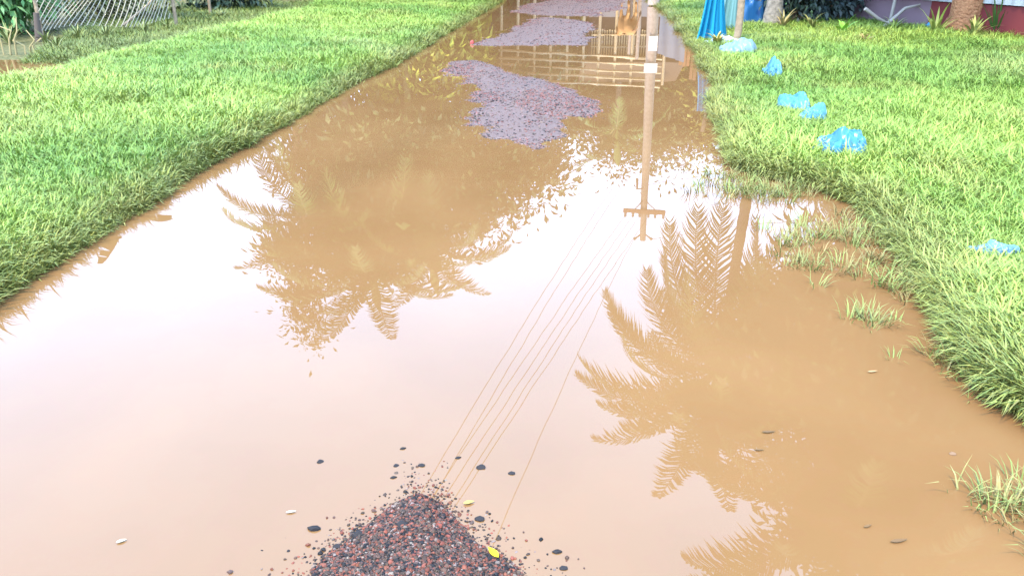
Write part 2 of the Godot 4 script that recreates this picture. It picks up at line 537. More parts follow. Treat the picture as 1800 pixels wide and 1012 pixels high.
func build_stones() -> void:
	var kinds := [rock_mesh(1, 0.7, 0), rock_mesh(2, 0.6, 0), rock_mesh(3, 0.8, 0)]
	var xf := [[], [], []]
	var co := [[], [], []]
	for i in 42000:   # the hump nearest the camera
		var z := rf(-2.16, -1.2)
		var x := -0.265 + rng.randfn(0.0, 0.27)
		var h := road_height(x, z)
		if h < -0.075 or (h < -0.006 and rng.randf() > exp((h + 0.006) * 75.0) * 0.4):
			continue
		var s := rf(0.0055, 0.012) * (1.5 if rng.randf() < 0.1 else 1.0)
		var y := h + s * 0.12 if h > -0.006 else rf(-0.45, 0.12) * s
		var b := Basis.from_euler(Vector3(rf(-0.5, 0.5), rf(0, TAU), rf(-0.5, 0.5))).scaled(Vector3.ONE * s)
		var k := rng.randi() % 3
		xf[k].append(Transform3D(b, Vector3(x, y, z)))
		co[k].append(stone_color())
	for i in 60000:   # the humps farther along
		var far := rng.randf() < 0.45
		var z := rf(-24.0, -12.2) if far else rf(-11.3, -5.8)
		var x := rf(-0.9, 2.9) if far else rf(-1.0, 1.1)
		var h := road_height(x, z)
		if h < -0.02 or (h < -0.003 and rng.randf() < 0.85):
			continue
		var coarse := noise.get_noise_2d(x * 70.0 + 300.0, z * 40.0) * 0.5 + 0.5
		if h > 0.004 and rng.randf() < 0.75 - 0.6 * smoothstep(0.5, 0.7, coarse):
			continue
		var s := rf(0.012, 0.034) if far else rf(0.009, 0.026)
		var b := Basis.from_euler(Vector3(rf(-0.4, 0.4), rf(0, TAU), rf(-0.4, 0.4))).scaled(Vector3(s, s * 0.7, s))
		var k := rng.randi() % 3
		xf[k].append(Transform3D(b, Vector3(x, maxf(h, -0.006) + s * 0.08, z)))
		var pick := rng.randf()
		co[k].append(jit(Color(0.14, 0.052, 0.038), 0.35) if pick < 0.1 + 0.3 * smoothstep(0.5, 0.7, coarse) else (jit(Color(0.02, 0.016, 0.015), 0.4) if pick > 0.8 else jit(Color(0.115, 0.075, 0.062), 0.45)))
	var root := thing("gravel", "loose wet dark and brick red gravel on the humps of the flooded lane", "gravel", Vector3.ZERO)
	root.set_meta("kind", "stuff")
	for k in 3:
		scatter("stones", kinds[k], M.stone, xf[k], co[k], root)
	# single stones standing clear of the water
	var big := [rock_mesh(21, 0.55, 1), rock_mesh(22, 0.5, 1), rock_mesh(23, 0.62, 1)]
	var list := [
		[-0.55, -1.75, 0.038, 0, "dark wet stone alone in the water left of the near gravel hump"],
		[-0.09, -1.79, 0.034, 0, "flat black stone on the right flank of the near gravel hump"],
		[0.135, -1.6, 0.026, 0, "small black stone in the water right of the near gravel hump"],
		[0.12, -1.66, 0.028, 0, "thin grey sliver of stone right of the near gravel hump"],
		[-0.6, -2.06, 0.024, 0, "long thin dark stone farthest left beyond the near gravel hump"],
		[-0.28, -2.04, 0.026, 0, "rounded dark stone just beyond the tip of the near gravel hump"],
		[-0.35, -2.13, 0.022, 0, "dark stone farthest beyond the tip of the near gravel hump"],
		[-0.095, -2.03, 0.032, 0, "rounded grey stone beneath the mirrored wires"],
		[-0.36, -2.04, 0.02, 0, "small dark stone left of the hump tip"],
		[-0.42, -1.72, 0.036, 0, "flat black stone on the left flank of the near gravel hump"],
		[-0.36, -1.98, 0.022, 0, "pointed black stone at the upper left of the hump tip"],
		[-0.17, -2.08, 0.022, 0, "small flat stone in the water under the middle mirrored wires"],
		[0.0, -2.0, 0.026, 0, "thin flat stone touching the lone mirrored wire"],
		[-0.47, -1.68, 0.028, 0, "grey stone half sunk at the lower left edge of the hump"],
		[1.4, -2.1, 0.026, 1, "pale pebble alone in the brown water at right"],
		[-0.26, -1.76, 0.026, 0, "black stone on top of the near gravel hump"],
		[-0.3, -1.72, 0.03, 0, "dark flat stone in the middle of the near gravel hump"],
		[-0.2, -1.73, 0.024, 2, "brick red stone in the middle of the near gravel hump"]]
	for s in list:
		var col: Color = [Color(0.02, 0.018, 0.018), Color(0.15, 0.09, 0.05), Color(0.15, 0.04, 0.026)][s[3]]
		var h := maxf(road_height(s[0], s[1]), -0.002)
		var g: ArrayMesh = big[rng.randi() % 3]
		var m := StandardMaterial3D.new()
		m.albedo_color = col.linear_to_srgb()
		m.roughness = 0.6
		m.metallic_specular = 0.22
		var o := put("stone", g, m)
		tag(o, s[4], "stone", "single stones around the near gravel hump")
		o.transform = Transform3D(Basis(Vector3.UP, rf(-0.5, 0.5)).scaled(Vector3(s[2], s[2] * 0.7, s[2] * 0.8)), Vector3(s[0], h + s[2] * 0.12, s[1]))

func leaf_blade(long: float, wide: float, curl: float, col: Color, lobes := 6) -> ArrayMesh:
	# a fallen leaf with a midrib fold, lying along x
	var g := MB.new()
	for s in [-1.0, 1.0]:
		for i in lobes:
			var a := float(i) / lobes
			var b := float(i + 1) / lobes
			var pa := Vector3((a - 0.5) * long, curl * pow(2.0 * a - 1.0, 2), 0)
			var pb := Vector3((b - 0.5) * long, curl * pow(2.0 * b - 1.0, 2), 0)
			var oa := Vector3(0, wide * 0.25 * sin(PI * a), s * wide * 0.5 * sin(PI * pow(a, 0.8)))
			var ob := Vector3(0, wide * 0.25 * sin(PI * b), s * wide * 0.5 * sin(PI * pow(b, 0.8)))
			g.quad(pa, pb, pb + ob, pa + oa, col)
	return g.mesh()

func build_fallen_leaves() -> void:
	var list := [
		[-0.05, -1.645, 0.05, 0.02, Color(0.36, 0.3, 0.015), "bright yellow fallen leaf on the near gravel hump", 2.2],
		[-0.125, -1.86, 0.035, 0.016, Color(0.3, 0.2, 0.06), "pale yellow leaf scrap near the right edge of the hump", 0.3],
		[-0.63, -1.82, 0.03, 0.010, Color(0.36, 0.3, 0.2), "small cream leaf floating left of the gravel hump", 0.2],
		[-1.06, -1.7, 0.028, 0.012, Color(0.36, 0.31, 0.21), "cream leaf floating alone in the lower left water", 0.5],
		[0.85, -2.22, 0.05, 0.012, Color(0.10, 0.06, 0.03), "thin brown leaf floating under the mirrored palm", 0.1],
		[0.79, -2.12, 0.035, 0.010, Color(0.12, 0.07, 0.03), "short dark leaf floating left of the pale frond gap", 0.0],
		[1.05, -1.7, 0.055, 0.013, Color(0.11, 0.065, 0.03), "long brown leaf floating in the lower right brown water", 0.2],
		[0.99, -1.76, 0.03, 0.009, Color(0.12, 0.07, 0.03), "tiny dark leaf scrap beside the long brown floating leaf", 0.4],
		[1.62, -1.72, 0.12, 0.02, Color(0.16, 0.09, 0.045), "dry brown leaf strip on the mud at the right edge", -0.3],
		[1.36, -2.62, 0.045, 0.012, Color(0.26, 0.17, 0.08), "tan leaf floating off the right grass edge", 0.2]]
	for s in list:
		var o := put("fallen_leaf", leaf_blade(s[2], s[3], s[2] * 0.08, s[4]), M.cloth)
		tag(o, s[5], "leaf", "fallen leaves on the flooded lane")
		o.transform = Transform3D(Basis(Vector3.UP, s[6]), Vector3(s[0], maxf(road_height(s[0], s[1]) + 0.008, 0.002), s[1]))

# ------------------------------------------------------------------ vegetation kinds
func clump_mesh(leaves: int, radius: float, long: float, wide: float) -> ArrayMesh:
	var g := MB.new()
	for i in leaves:
		var p := Vector3(rng.randfn(), rng.randfn() * 0.7, rng.randfn()) * radius * 0.55
		var out := (p.normalized() + Vector3(rf(-0.7, 0.7), rf(-0.8, 0.4), rf(-0.7, 0.7))).normalized()
		var side := out.cross(Vector3(rf(-0.5, 0.5), 1, rf(-0.5, 0.5))).normalized() * wide * rf(0.7, 1.2)
		var l := long * rf(0.7, 1.3)
		var tip := p + out * l + Vector3(0, -0.25 * l, 0)
		var mid := p + out * l * 0.5
		var col := jit(Color(1, 1, 1), 0.25)
		g.tri(p, mid + side, mid - side, col)
		g.tri(mid - side, mid + side, tip, col)
	return g.mesh()

func limb(a: Vector3, b: Vector3, sag: float, steps := 6) -> Array:
	var out := []
	for i in steps + 1:
		var t := float(i) / steps
		out.append(a.lerp(b, t) + Vector3(rf(-1, 1), 0, rf(-1, 1)) * 0.04 * a.distance_to(b) * sin(PI * t) + Vector3(0, sag * sin(PI * t), 0))
	return out

func taper(a: float, b: float, k: int) -> Array:
	var out := []
	for i in k:
		out.append(lerpf(a, b, float(i) / (k - 1)))
	return out

func broadleaf(called: String, label: String, at: Vector3, fork: float, girth: float, lobes: Array, clumps: int, tint: Color, leaf_long: float, group: String, bark: Material, clump_radius := 0.55) -> Node3D:
	var root := thing(called, label, "tree", at, group)
	var g := MB.new()
	var stem := limb(Vector3.ZERO, Vector3(rf(-0.2, 0.2), fork, rf(-0.2, 0.2)), 0.0, 8)
	var rad := taper(girth, girth * 0.6, 9)
	rad[0] = girth * 1.35
	g.tube(stem, rad, 10)
	for l in lobes:
		var path := limb(stem[6 + rng.randi() % 3], l[0], 0.3, 6)
		g.tube(path, taper(girth * 0.4, girth * 0.08, 7), 6)
		for k in 4:
			var tip: Vector3 = l[0] + Vector3(rf(-1, 1), rf(-0.6, 1), rf(-1, 1)).normalized() * l[1] * 0.9
			g.tube(limb(path[3 + rng.randi() % 3], tip, 0.1, 4), taper(girth * 0.14, girth * 0.03, 5), 5)
	put("trunk", g.mesh(), bark, root)
	var xf := []
	var co := []
	var vol := 0.0
	for l in lobes:
		vol += l[1].x * l[1].y
	for l in lobes:
		var k := int(clumps * l[1].x * l[1].y / vol)
		for i in k:
			var d := Vector3(rng.randfn(), rng.randfn(), rng.randfn()).normalized()
			var r := pow(rng.randf(), 0.45) * (1.0 + 0.3 * noise.get_noise_3dv((l[0] + d * l[1]) * 55.0))
			var s := rf(0.7, 1.3)
			xf.append(Transform3D(Basis.from_euler(Vector3(rf(-0.6, 0.6), rf(0, TAU), rf(-0.6, 0.6))).scaled(Vector3.ONE * s), l[0] + d * l[1] * r))
			co.append(jit(tint, 0.35))
	scatter("crown", clump_mesh(26, clump_radius, leaf_long, leaf_long * 0.2), M.leaf, xf, co, root)
	return root

func frond_mesh(long: float, up: float, droop: float, leaflet: float, seed_: int, twist := 0.0) -> ArrayMesh:
	var r := RandomNumberGenerator.new()
	r.seed = seed_
	var g := MB.new()
	var pts := [Vector3.ZERO]
	var steps := 18
	for i in steps:
		var t := float(i + 1) / steps
		var a := up - droop * pow(t, 1.25)
		pts.append(pts[-1] + Vector3(cos(a), sin(a), twist * t * 0.25) * long / steps)
	var rad := []
	for i in steps + 1:
		rad.append(lerpf(0.042, 0.006, pow(float(i) / steps, 0.7)))
	g.tube(pts, rad, 5, Color(0.26, 0.24, 0.08))
	var pairs := 60
	for i in pairs:
		var t := 0.14 + 0.86 * i / float(pairs - 1)
		var f := t * steps
		var k := mini(int(f), steps - 1)
		var p: Vector3 = pts[k].lerp(pts[k + 1], f - k)
		var dir: Vector3 = (pts[k + 1] - pts[k]).normalized()
		var l := leaflet * clampf(sin(PI * (0.12 + 0.8 * t)), 0.15, 1.0)
		for s in [-1.0, 1.0]:
			if r.randf() < 0.05:
				continue
			var side: Vector3 = dir.cross(Vector3.UP).normalized() * s
			var out: Vector3 = (side * 0.85 + dir * (0.45 + 0.35 * t) + Vector3(0, r.randf_range(-0.15, 0.3), 0)).normalized()
			var ll := l * r.randf_range(0.85, 1.1)
			var w := dir * 0.03
			var a: Vector3 = p + out * ll * 0.5 + Vector3(0, -0.10 * ll, 0)
			var b: Vector3 = p + out * ll * 0.88 + Vector3(0, -0.42 * ll, 0)
			var col := Color(0.095, 0.17, 0.03) * r.randf_range(0.75, 1.25)
			g.quad(p - w * 0.7, p + w * 0.7, a + w, a - w, col)
			g.tri(a - w, a + w, b, col)
	return g.mesh()

var fronds := []

func coconut_palm(label: String, base: Vector3, crown: Vector3, girth: float, count: int, reach: float, spear: float, first_turn: float, old: int, group: String) -> Node3D:
	if fronds.is_empty():
		for q in [[1.2, 1.25], [0.9, 1.5], [0.6, 1.65], [0.25, 1.5], [-0.15, 1.2], [-0.75, 0.75]]:
			fronds.append(frond_mesh(4.0, q[0], q[1], 0.85, fronds.size() * 7 + 3, 0.3 if fronds.size() % 2 else -0.3))
	var root := thing("coconut_palm", label, "palm tree", base, group)
	var top := crown - base
	var pts := []
	var rad := []
	for i in 41:
		var t := i / 40.0
		pts.append(Vector3(top.x * pow(t, 1.5), top.y * t, top.z * pow(t, 1.5)))
		rad.append(girth * (1.0 - 0.4 * t) * (1.45 - 0.45 * minf(t * 12.0, 1.0)) + (0.012 if i % 2 else 0.0))
	var g := MB.new()
	g.tube(pts, rad, 12)
	put("trunk", g.mesh(), M.palm_bark, root)
	for i in count:
		var k := mini(int(float(i) / count * 5.0), 4)
		if i >= count - old:
			k = 5
		var o := put("frond", fronds[k], M.leaf, root)
		var s := reach / 4.0 * rf(0.9, 1.1)
		o.transform = Transform3D(Basis(Vector3.UP, first_turn + i * 2.399963).scaled(Vector3.ONE * s), top + Vector3(0, rf(-0.15, 0.1), 0))
	g = MB.new()
	g.tube([Vector3.ZERO, Vector3(0.02, spear * 0.35, 0), Vector3(0.08, spear * 0.75, 0), Vector3(0.16, spear, 0)], [0.05, 0.08, 0.15, 0.01], 7, Color(0.16, 0.22, 0.05))
	var sp := put("spear_leaf", g.mesh(), M.leaf, root)
	sp.position = top
	g = MB.new()
	for i in 5:
		var a := i * TAU / 5.0
		var sph := Vector3(cos(a) * 0.26, -0.28 - 0.06 * (i % 2), sin(a) * 0.26)
		var nut := MB.new()
		nut.tube([sph + Vector3(0, 0.13, 0), sph + Vector3(0, 0.09, 0), sph, sph + Vector3(0, -0.09, 0), sph + Vector3(0, -0.13, 0)], [0.01, 0.08, 0.11, 0.08, 0.01], 8, Color(0.16, 0.17, 0.05))
		var n_ := put("coconut", nut.mesh(), M.satin, root)
		n_.position = top
	return root

func banana_leaf(long: float, wide: float, up: float, droop: float, seed_: int, col: Color) -> ArrayMesh:
	var r := RandomNumberGenerator.new()
	r.seed = seed_
	var g := MB.new()
	var steps := 22
	var pts := [Vector3.ZERO]
	for i in steps:
		var t := float(i + 1) / steps
		var a := up - droop * t * t
		pts.append(pts[-1] + Vector3(cos(a), sin(a), 0) * long / steps)
	g.tube(pts, taper(0.035, 0.006, steps + 1), 5, Color(col.r * 1.5, col.g * 1.3, col.b * 1.3))
	for s in [-1.0, 1.0]:
		var hang := r.randf_range(0.1, 0.4)
		var gap := 0.0
		for i in range(4, steps):
			if r.randf() < 0.3:      # the blade is torn between its veins
				hang = r.randf_range(0.05, 0.8)
				gap = r.randf_range(0.05, 0.3)
			else:
				gap = 0.0
			var dir: Vector3 = (pts[i + 1] - pts[i])
			var side: Vector3 = dir.normalized().cross(Vector3.UP).normalized() * s
			var t0 := float(i - 4) / (steps - 4)
			var t1 := float(i - 3) / (steps - 4)
			var w0 := wide * pow(sin(PI * (0.08 + 0.86 * t0)), 0.6)
			var w1 := wide * pow(sin(PI * (0.08 + 0.86 * t1)), 0.6)
			var q: Vector3 = (side - Vector3(0, hang, 0)).normalized()
			var a: Vector3 = pts[i] + dir * gap
			g.quad(a, pts[i + 1], pts[i + 1] + q * w1 + dir * 0.6, a + q * w0 + dir * 0.6, jit(col, 0.12))
	return g.mesh()

func banana_plant(label: String, at: Vector3, tall: float, leaves: int, long: float, tint: Color, turn: float, group: String) -> Node3D:
	var root := thing("banana_plant", label, "banana plant", at, group)
	var g := MB.new()
	g.tube([Vector3.ZERO, Vector3(0.02, tall * 0.5, 0), Vector3(0.05, tall, 0)], [0.13, 0.1, 0.06], 9, Color(0.22, 0.2, 0.09))
	put("stem", g.mesh(), M.plain, root)
	for i in leaves:
		var up := lerpf(1.35, 0.35, float(i) / leaves)
		var o := put("leaf", banana_leaf(long * rf(0.85, 1.1), 0.3, up, rf(0.9, 1.5), 40 + i * 3 + int(absf(at.x) * 10.0), jit(tint, 0.15)), M.leaf, root)
		o.transform = Transform3D(Basis(Vector3.UP, turn + i * 2.4), Vector3(0.05, tall - 0.05, 0))
	return root

func shrub(called: String, label: String, at: Vector3, size: Vector3, clumps: int, tint: Color, leaf_long: float, leaf_wide: float, group: String) -> Node3D:
	var root := thing(called, label, "shrub", at, group)
	var g := MB.new()
	for i in 7:
		var a := rf(0, TAU)
		g.tube(limb(Vector3(rf(-0.08, 0.08), 0, rf(-0.08, 0.08)), Vector3(cos(a) * size.x * 0.6, size.y * rf(0.5, 0.9), sin(a) * size.z * 0.6), 0.1, 4), taper(0.022, 0.006, 5), 5, Color(0.15, 0.1, 0.06))
	put("stems", g.mesh(), M.plain, root)
	var xf := []
	var co := []
	for i in clumps:
		var d := Vector3(rng.randfn(), rng.randfn(), rng.randfn()).normalized() * pow(rng.randf(), 0.4)
		xf.append(Transform3D(Basis.from_euler(Vector3(rf(-0.5, 0.5), rf(0, TAU), rf(-0.5, 0.5))).scaled(Vector3.ONE * rf(0.7, 1.3)), Vector3(d.x * size.x, maxf(size.y * (0.55 + 0.5 * d.y), 0.06), d.z * size.z)))
		co.append(jit(tint, 0.3))
	scatter("foliage", clump_mesh(16, minf(size.x, size.y) * 0.35, leaf_long, leaf_wide), M.leaf, xf, co, root)
	return root

func weed(label: String, at: Vector3, tall: float, blades: int, wide: float, tint: Color, stiff: float, group: String) -> Node3D:
	var root := thing("weed_plant", label, "plant", at, group)
	for i in blades:
		var a := i * 2.4 + rf(-0.3, 0.3)
		var g := MB.new()
		var prev := Vector3.ZERO
		var lean := Vector3(cos(a), 0, sin(a))
		var side := Vector3(-sin(a), 0, cos(a)) * wide
		var l := tall * rf(0.6, 1.1)
		var tilt := rf(0.1, 0.7)
		var col := jit(tint, 0.2)
		for s in 5:
			var ang := tilt + (1.0 - stiff) * pow((s + 1) / 5.0, 2) * 1.8
			var p := prev + (lean * sin(ang) + Vector3.UP * cos(ang)) * l / 5.0
			var w0: float = [0.4, 0.9, 1.0, 0.8, 0.5][s]
			var w1: float = [0.9, 1.0, 0.8, 0.5, 0.0][s]
			g.quad(prev - side * w0, prev + side * w0, p + side * w1 + Vector3(0, 0.001, 0), p - side * w1, col)
			prev = p
		put("leaf", g.mesh(), M.leaf, root)
	return root

# ------------------------------------------------------------------ trees round the lane
func build_trees() -> void:
	var lg := "trees beyond the left bank"
	broadleaf("mango_tree", "tall dense broadleaf tree mirrored in the middle of the water", Vector3(-3.9, 0.2, -23.4), 2.6, 0.26,
		[[Vector3(0.3, 5.6, 0), Vector3(2.6, 1.9, 2.0)], [Vector3(2.7, 4.3, -0.2), Vector3(2.3, 1.0, 1.6)], [Vector3(4.2, 4.0, 0.1), Vector3(1.1, 0.75, 1.0)], [Vector3(-0.8, 7.2, 0), Vector3(1.8, 1.1, 1.4)], [Vector3(0.6, 3.4, 0.4), Vector3(2.6, 1.0, 1.6)], [Vector3(-1.4, 4.4, 0.3), Vector3(1.5, 1.5, 1.4)], [Vector3(3.4, 3.0, -0.3), Vector3(1.6, 0.9, 1.3)], [Vector3(3.0, 5.4, 0), Vector3(1.5, 1.2, 1.2)], [Vector3(4.5, 4.8, 0), Vector3(0.8, 0.6, 0.8)]],
		1900, Color(0.075, 0.12, 0.03), 0.24, lg, M.bark)
	coconut_palm("coconut palm mirrored at the left of the tree cluster", Vector3(-5.7, 0.2, -23.0), Vector3(-6.0, 5.9, -23.0), 0.15, 22, 3.1, 1.4, 0.3, 5, lg)
	coconut_palm("taller coconut palm mirrored lowest in the tree cluster", Vector3(-4.8, 0.2, -22.6), Vector3(-4.3, 7.3, -22.6), 0.15, 24, 3.5, 2.0, 1.7, 4, lg)
	coconut_palm("coconut palm mirrored at the right of the tree cluster", Vector3(-2.4, 0.2, -23.2), Vector3(-2.5, 7.0, -22.9), 0.15, 22, 2.9, 1.8, 0.9, 3, lg)
	broadleaf("slender_tree", "thin twiggy tree rising highest above the left palms", Vector3(-6.3, 0.2, -22.4), 7.0, 0.09,
		[[Vector3(-0.1, 8.6, 0), Vector3(0.55, 1.5, 0.5)], [Vector3(-0.5, 7.0, 0), Vector3(0.9, 1.0, 0.6)]],
		120, Color(0.085, 0.13, 0.035), 0.2, lg, M.bark, 0.4)
	banana_plant("banana plant with torn leaves among the left palms", Vector3(-2.9, 0.2, -22.2), 5.3, 9, 2.3, Color(0.10, 0.16, 0.035), 0.4, lg)
	banana_plant("banana plant whose single leaf tip is mirrored off the left bank", Vector3(-11.6, 0.1, -22.3), 5.35, 3, 2.1, Color(0.3, 0.24, 0.05), -1.75, lg)
	for q in [[-2.3, -22.6, 1.1, 2.6, "yellow green croton shrub mirrored beside the middle gravel hump"], [-1.3, -22.9, 0.8, 2.3, "yellow green shrub mirrored nearest the bamboo trellis"], [-3.6, -22.7, 0.9, 2.7, "leafy shrub mirrored left of the croton"]]:
		shrub("croton_shrub", q[4], Vector3(q[0], 0.2, q[1]), Vector3(q[2] * 0.8, q[3], 0.7), 110, Color(0.30, 0.33, 0.035), 0.34, 0.06, "shrubs at the foot of the left trees")
	# undergrowth so that no sky shows low between the trunks
	for q in [[-5.4, -24.6, 1.6, 3.0], [-2.2, -25.4, 1.8, 3.4], [-7.6, -25.6, 1.3, 2.6], [0.3, -26.0, 1.6, 3.6]]:
		shrub("dark_bush", ["dark bush behind the two left palms", "dark bush behind the croton shrubs", "dark bush at the left end of the tree cluster", "dark bush behind the bamboo trellis"][[-5.4, -2.2, -7.6, 0.3].find(q[0])], Vector3(q[0], 0.1, q[1]), Vector3(q[2], q[3], 1.0), 170, Color(0.07, 0.1, 0.03), 0.28, 0.06, "undergrowth behind the left trees")
	# the tree line at the far end
	var fg := "trees closing the far end of the lane"
	var far := [
		[2.2, -29.5, 5.3, Color(0.085, 0.12, 0.03), "dark round tree at the far end left of the pole"],
		[4.2, -30.0, 6.4, Color(0.12, 0.13, 0.035), "brownish tree at the far end directly behind the pole"],
		[6.0, -29.5, 6.4, Color(0.11, 0.14, 0.035), "green tree at the far end right of the pole"],
		[7.9, -29.0, 6.2, Color(0.24, 0.24, 0.03), "yellow green tree at the far right end of the lane"],
		[0.2, -31.0, 5.6, Color(0.08, 0.12, 0.03), "dark tree at the far end behind the bamboo trellis"],
		[10.4, -28.0, 6.0, Color(0.09, 0.13, 0.03), "dark tree behind the house at far right"]]
	for q in far:
		var h: float = q[2]
		broadleaf("lane_end_tree", q[4], Vector3(q[0], 0.1, q[1]), 1.6, 0.14, [[Vector3(0, h * 0.55, 0), Vector3(1.6, h * 0.46, 1.2)], [Vector3(0.8, h * 0.45, 0.3), Vector3(1.1, h * 0.4, 1.0)], [Vector3(-0.8, h * 0.42, 0.2), Vector3(1.1, h * 0.4, 1.0)]], 900, q[3], 0.26, fg, M.bark, 0.7)
	coconut_palm("young palm mirrored as spiky tips behind the pole", Vector3(3.7, 0.1, -28.0), Vector3(3.7, 4.6, -28.0), 0.13, 14, 2.4, 1.5, 0.9, 0, fg)
	# the right side
	var rg := "trees beside the house on the right"
	coconut_palm("coconut palm with ringed trunk beside the blue tarp", Vector3(4.62, 0.08, -14.8), Vector3(4.28, 6.75, -14.5), 0.125, 48, 3.2, 2.9, 2.2, 12, rg)
	coconut_palm("coconut palm mirrored at the lower right edge of the water", Vector3(8.9, 0.1, -12.0), Vector3(6.7, 8.2, -12.6), 0.15, 30, 3.9, 2.2, 0.8, 4, rg)
	coconut_palm("coconut palm rising behind the red plinth house", Vector3(9.9, 0.1, -15.6), Vector3(6.5, 6.9, -14.8), 0.15, 28, 3.6, 2.0, 1.9, 4, rg)
	var big := broadleaf("shade_tree", "large tree with thick orange brown trunk before the house", Vector3(7.12, 0.08, -13.15), 2.5, 0.27,
		[[Vector3(0.4, 5.2, 0.3), Vector3(2.6, 1.9, 2.2)], [Vector3(2.4, 6.2, 0.6), Vector3(2.4, 2.2, 2.2)], [Vector3(1.2, 8.6, 0.4), Vector3(2.2, 2.4, 2.0)], [Vector3(3.8, 9.6, 0.6), Vector3(2.4, 2.4, 2.0)], [Vector3(-0.9, 3.9, 0.2), Vector3(1.4, 1.0, 1.3)], [Vector3(3.6, 4.0, 1.0), Vector3(2.0, 1.4, 1.6)], [Vector3(-1.5, 5.6, 0.2), Vector3(1.5, 1.4, 1.4)], [Vector3(-0.4, 9.3, 0.4), Vector3(1.1, 0.9, 1.0)]],
		2700, Color(0.08, 0.125, 0.03), 0.24, rg, M.orange_bark, 0.6)
	big.set_meta("label", "large tree with thick orange brown trunk before the house")

# ------------------------------------------------------------------ the pole and its wires
func build_pole() -> void:
	var at := Vector3(3.40, 0.02, -20.25)
	var root := thing("utility_pole", "tall pale concrete power pole mirrored full length in the water", "pole", at)
	var top := Vector3(0.13, 5.95, 0.05)
	var g := MB.new()
	var pts := []
	for i in 9:
		pts.append(top * (i / 8.0))
	g.tube(pts, taper(0.145, 0.08, 9), 8)
	put("shaft", g.mesh(), M.concrete, root)
	g = MB.new()
	var arm := Vector3(0.11, 5.12, 0.12)
	g.box(arm, Vector3(1.12, 0.11, 0.07), Basis(Vector3.BACK, 0.05), Color(0.34, 0.19, 0.13))
	put("crossarm", g.mesh(), M.plain, root)
	for s in [-1.0, 1.0]:
		g = MB.new()
		g.tube([arm + Vector3(s * 0.3, -0.03, 0.02), Vector3(0.1, 4.78, 0.1)], [0.014, 0.014], 5, Color(0.2, 0.17, 0.15))
		put("brace", g.mesh(), M.metal, root)
	for x in [-0.5, -0.3, -0.12, 0.12, 0.3, 0.52]:
		g = MB.new()
		var p := arm + Vector3(x, 0.05 + x * 0.05, 0)
		g.tube([p, p + Vector3(0, 0.03, 0), p + Vector3(0, 0.06, 0), p + Vector3(0, 0.09, 0), p + Vector3(0, 0.13, 0)], [0.02, 0.045, 0.028, 0.042, 0.015], 8, Color(0.30, 0.24, 0.21))
		put("insulator", g.mesh(), M.satin, root)
	for s in [-1.0, 1.0]:
		g = MB.new()
		g.tube([top + Vector3(0, -0.2, 0), top + Vector3(s * 0.16, -0.08, 0), top + Vector3(s * 0.24, -0.02, 0)], [0.02, 0.02, 0.045], 6, Color(0.18, 0.14, 0.12))
		put("bracket", g.mesh(), M.metal, root)
	g = MB.new()
	g.tube([Vector3(0.02, 4.5, 0.11), Vector3(-0.12, 4.5, 0.14), Vector3(-0.14, 4.2, 0.14)], [0.02, 0.03, 0.04], 6, Color(0.2, 0.16, 0.14))
	put("switch_box", g.mesh(), M.metal, root)
	for q in [[1.42, 0.33, 0.22, -0.02], [0.84, 0.22, 0.36, 0.0]]:
		g = MB.new()
		g.box(Vector3(q[3] + 0.03, q[0], 0.152), Vector3(q[1], q[2], 0.012), Basis.IDENTITY, Color(0.78, 0.77, 0.74))
		put("plate", g.mesh(), M.satin, root)
	# wires: [from, a point on the way, rise to the far support]
	var ends := [
		[Vector3(10.5, 7.2, -46.0), Vector3(-0.60, 4.8, -9.9), "first overhead wire counted from the left, passing the pole"],
		[Vector3(10.8, 7.4, -46.0), Vector3(-0.42, 4.82, -9.9), "second overhead wire counted from the left, passing the pole"],
		[at + arm + Vector3(-0.5, 0.12, 0), Vector3(-0.32, 4.8, -9.9), "third overhead wire counted from the left, from the crossarm end"],
		[at + arm + Vector3(-0.3, 0.14, 0), Vector3(-0.16, 4.8, -9.9), "fourth overhead wire counted from the left, from the crossarm"],
		[at + arm + Vector3(-0.12, 0.15, 0), Vector3(-0.02, 4.8, -9.9), "fifth overhead wire counted from the left, from the crossarm"],
		[at + arm + Vector3(0.12, 0.16, 0), Vector3(0.07, 4.82, -9.9), "sixth overhead wire counted from the left, from the crossarm"],
		[at + top + Vector3(-0.24, -0.02, 0), Vector3(0.66, 5.15, -10.6), "lone rightmost overhead wire from the top of the pole"]]
	for e in ends:
		var a: Vector3 = e[0]
		var b: Vector3 = e[1]
		var dir := Vector3(b.x - a.x, 0, b.z - a.z)
		var reach := dir.length()
		var total := reach + 22.0
		var flat := dir.normalized()
		# parabola through both heights and back up to the first height at the far support
		var k := (a.y - b.y) / (reach * (total - reach))
		pts = []
		for i in 41:
			var s := total * i / 40.0
			pts.append(Vector3(a.x + flat.x * s, a.y - k * s * (total - s), a.z + flat.z * s))
		g = MB.new()
		g.tube(pts, taper(0.005, 0.005, 41), 5, Color(0.06, 0.055, 0.055))
		tag(put("power_line", g.mesh(), M.plain), e[2], "wire", "overhead wires crossing above the lane")
	var service := [
		[at + Vector3(0.1, 4.45, 0), Vector3(9.0, 4.15, -20.8), "upper service wire running right from the pole"],
		[at + Vector3(0.1, 4.1, 0), Vector3(9.0, 3.6, -20.4), "lower service wire running right from the pole"],
		[at + top + Vector3(0.24, -0.02, 0), Vector3(10.0, 5.55, -20.6), "topmost service wire running right from the pole bracket"]]
	for e in service:
		pts = []
		for i in 13:
			var t := i / 12.0
			pts.append(e[0].lerp(e[1], t) - Vector3(0, 0.18 * sin(PI * t), 0))
		g = MB.new()
		g.tube(pts, taper(0.006, 0.006, 13), 5, Color(0.06, 0.055, 0.055))
		tag(put("service_wire", g.mesh(), M.plain), e[2], "wire", "service wires right of the pole")

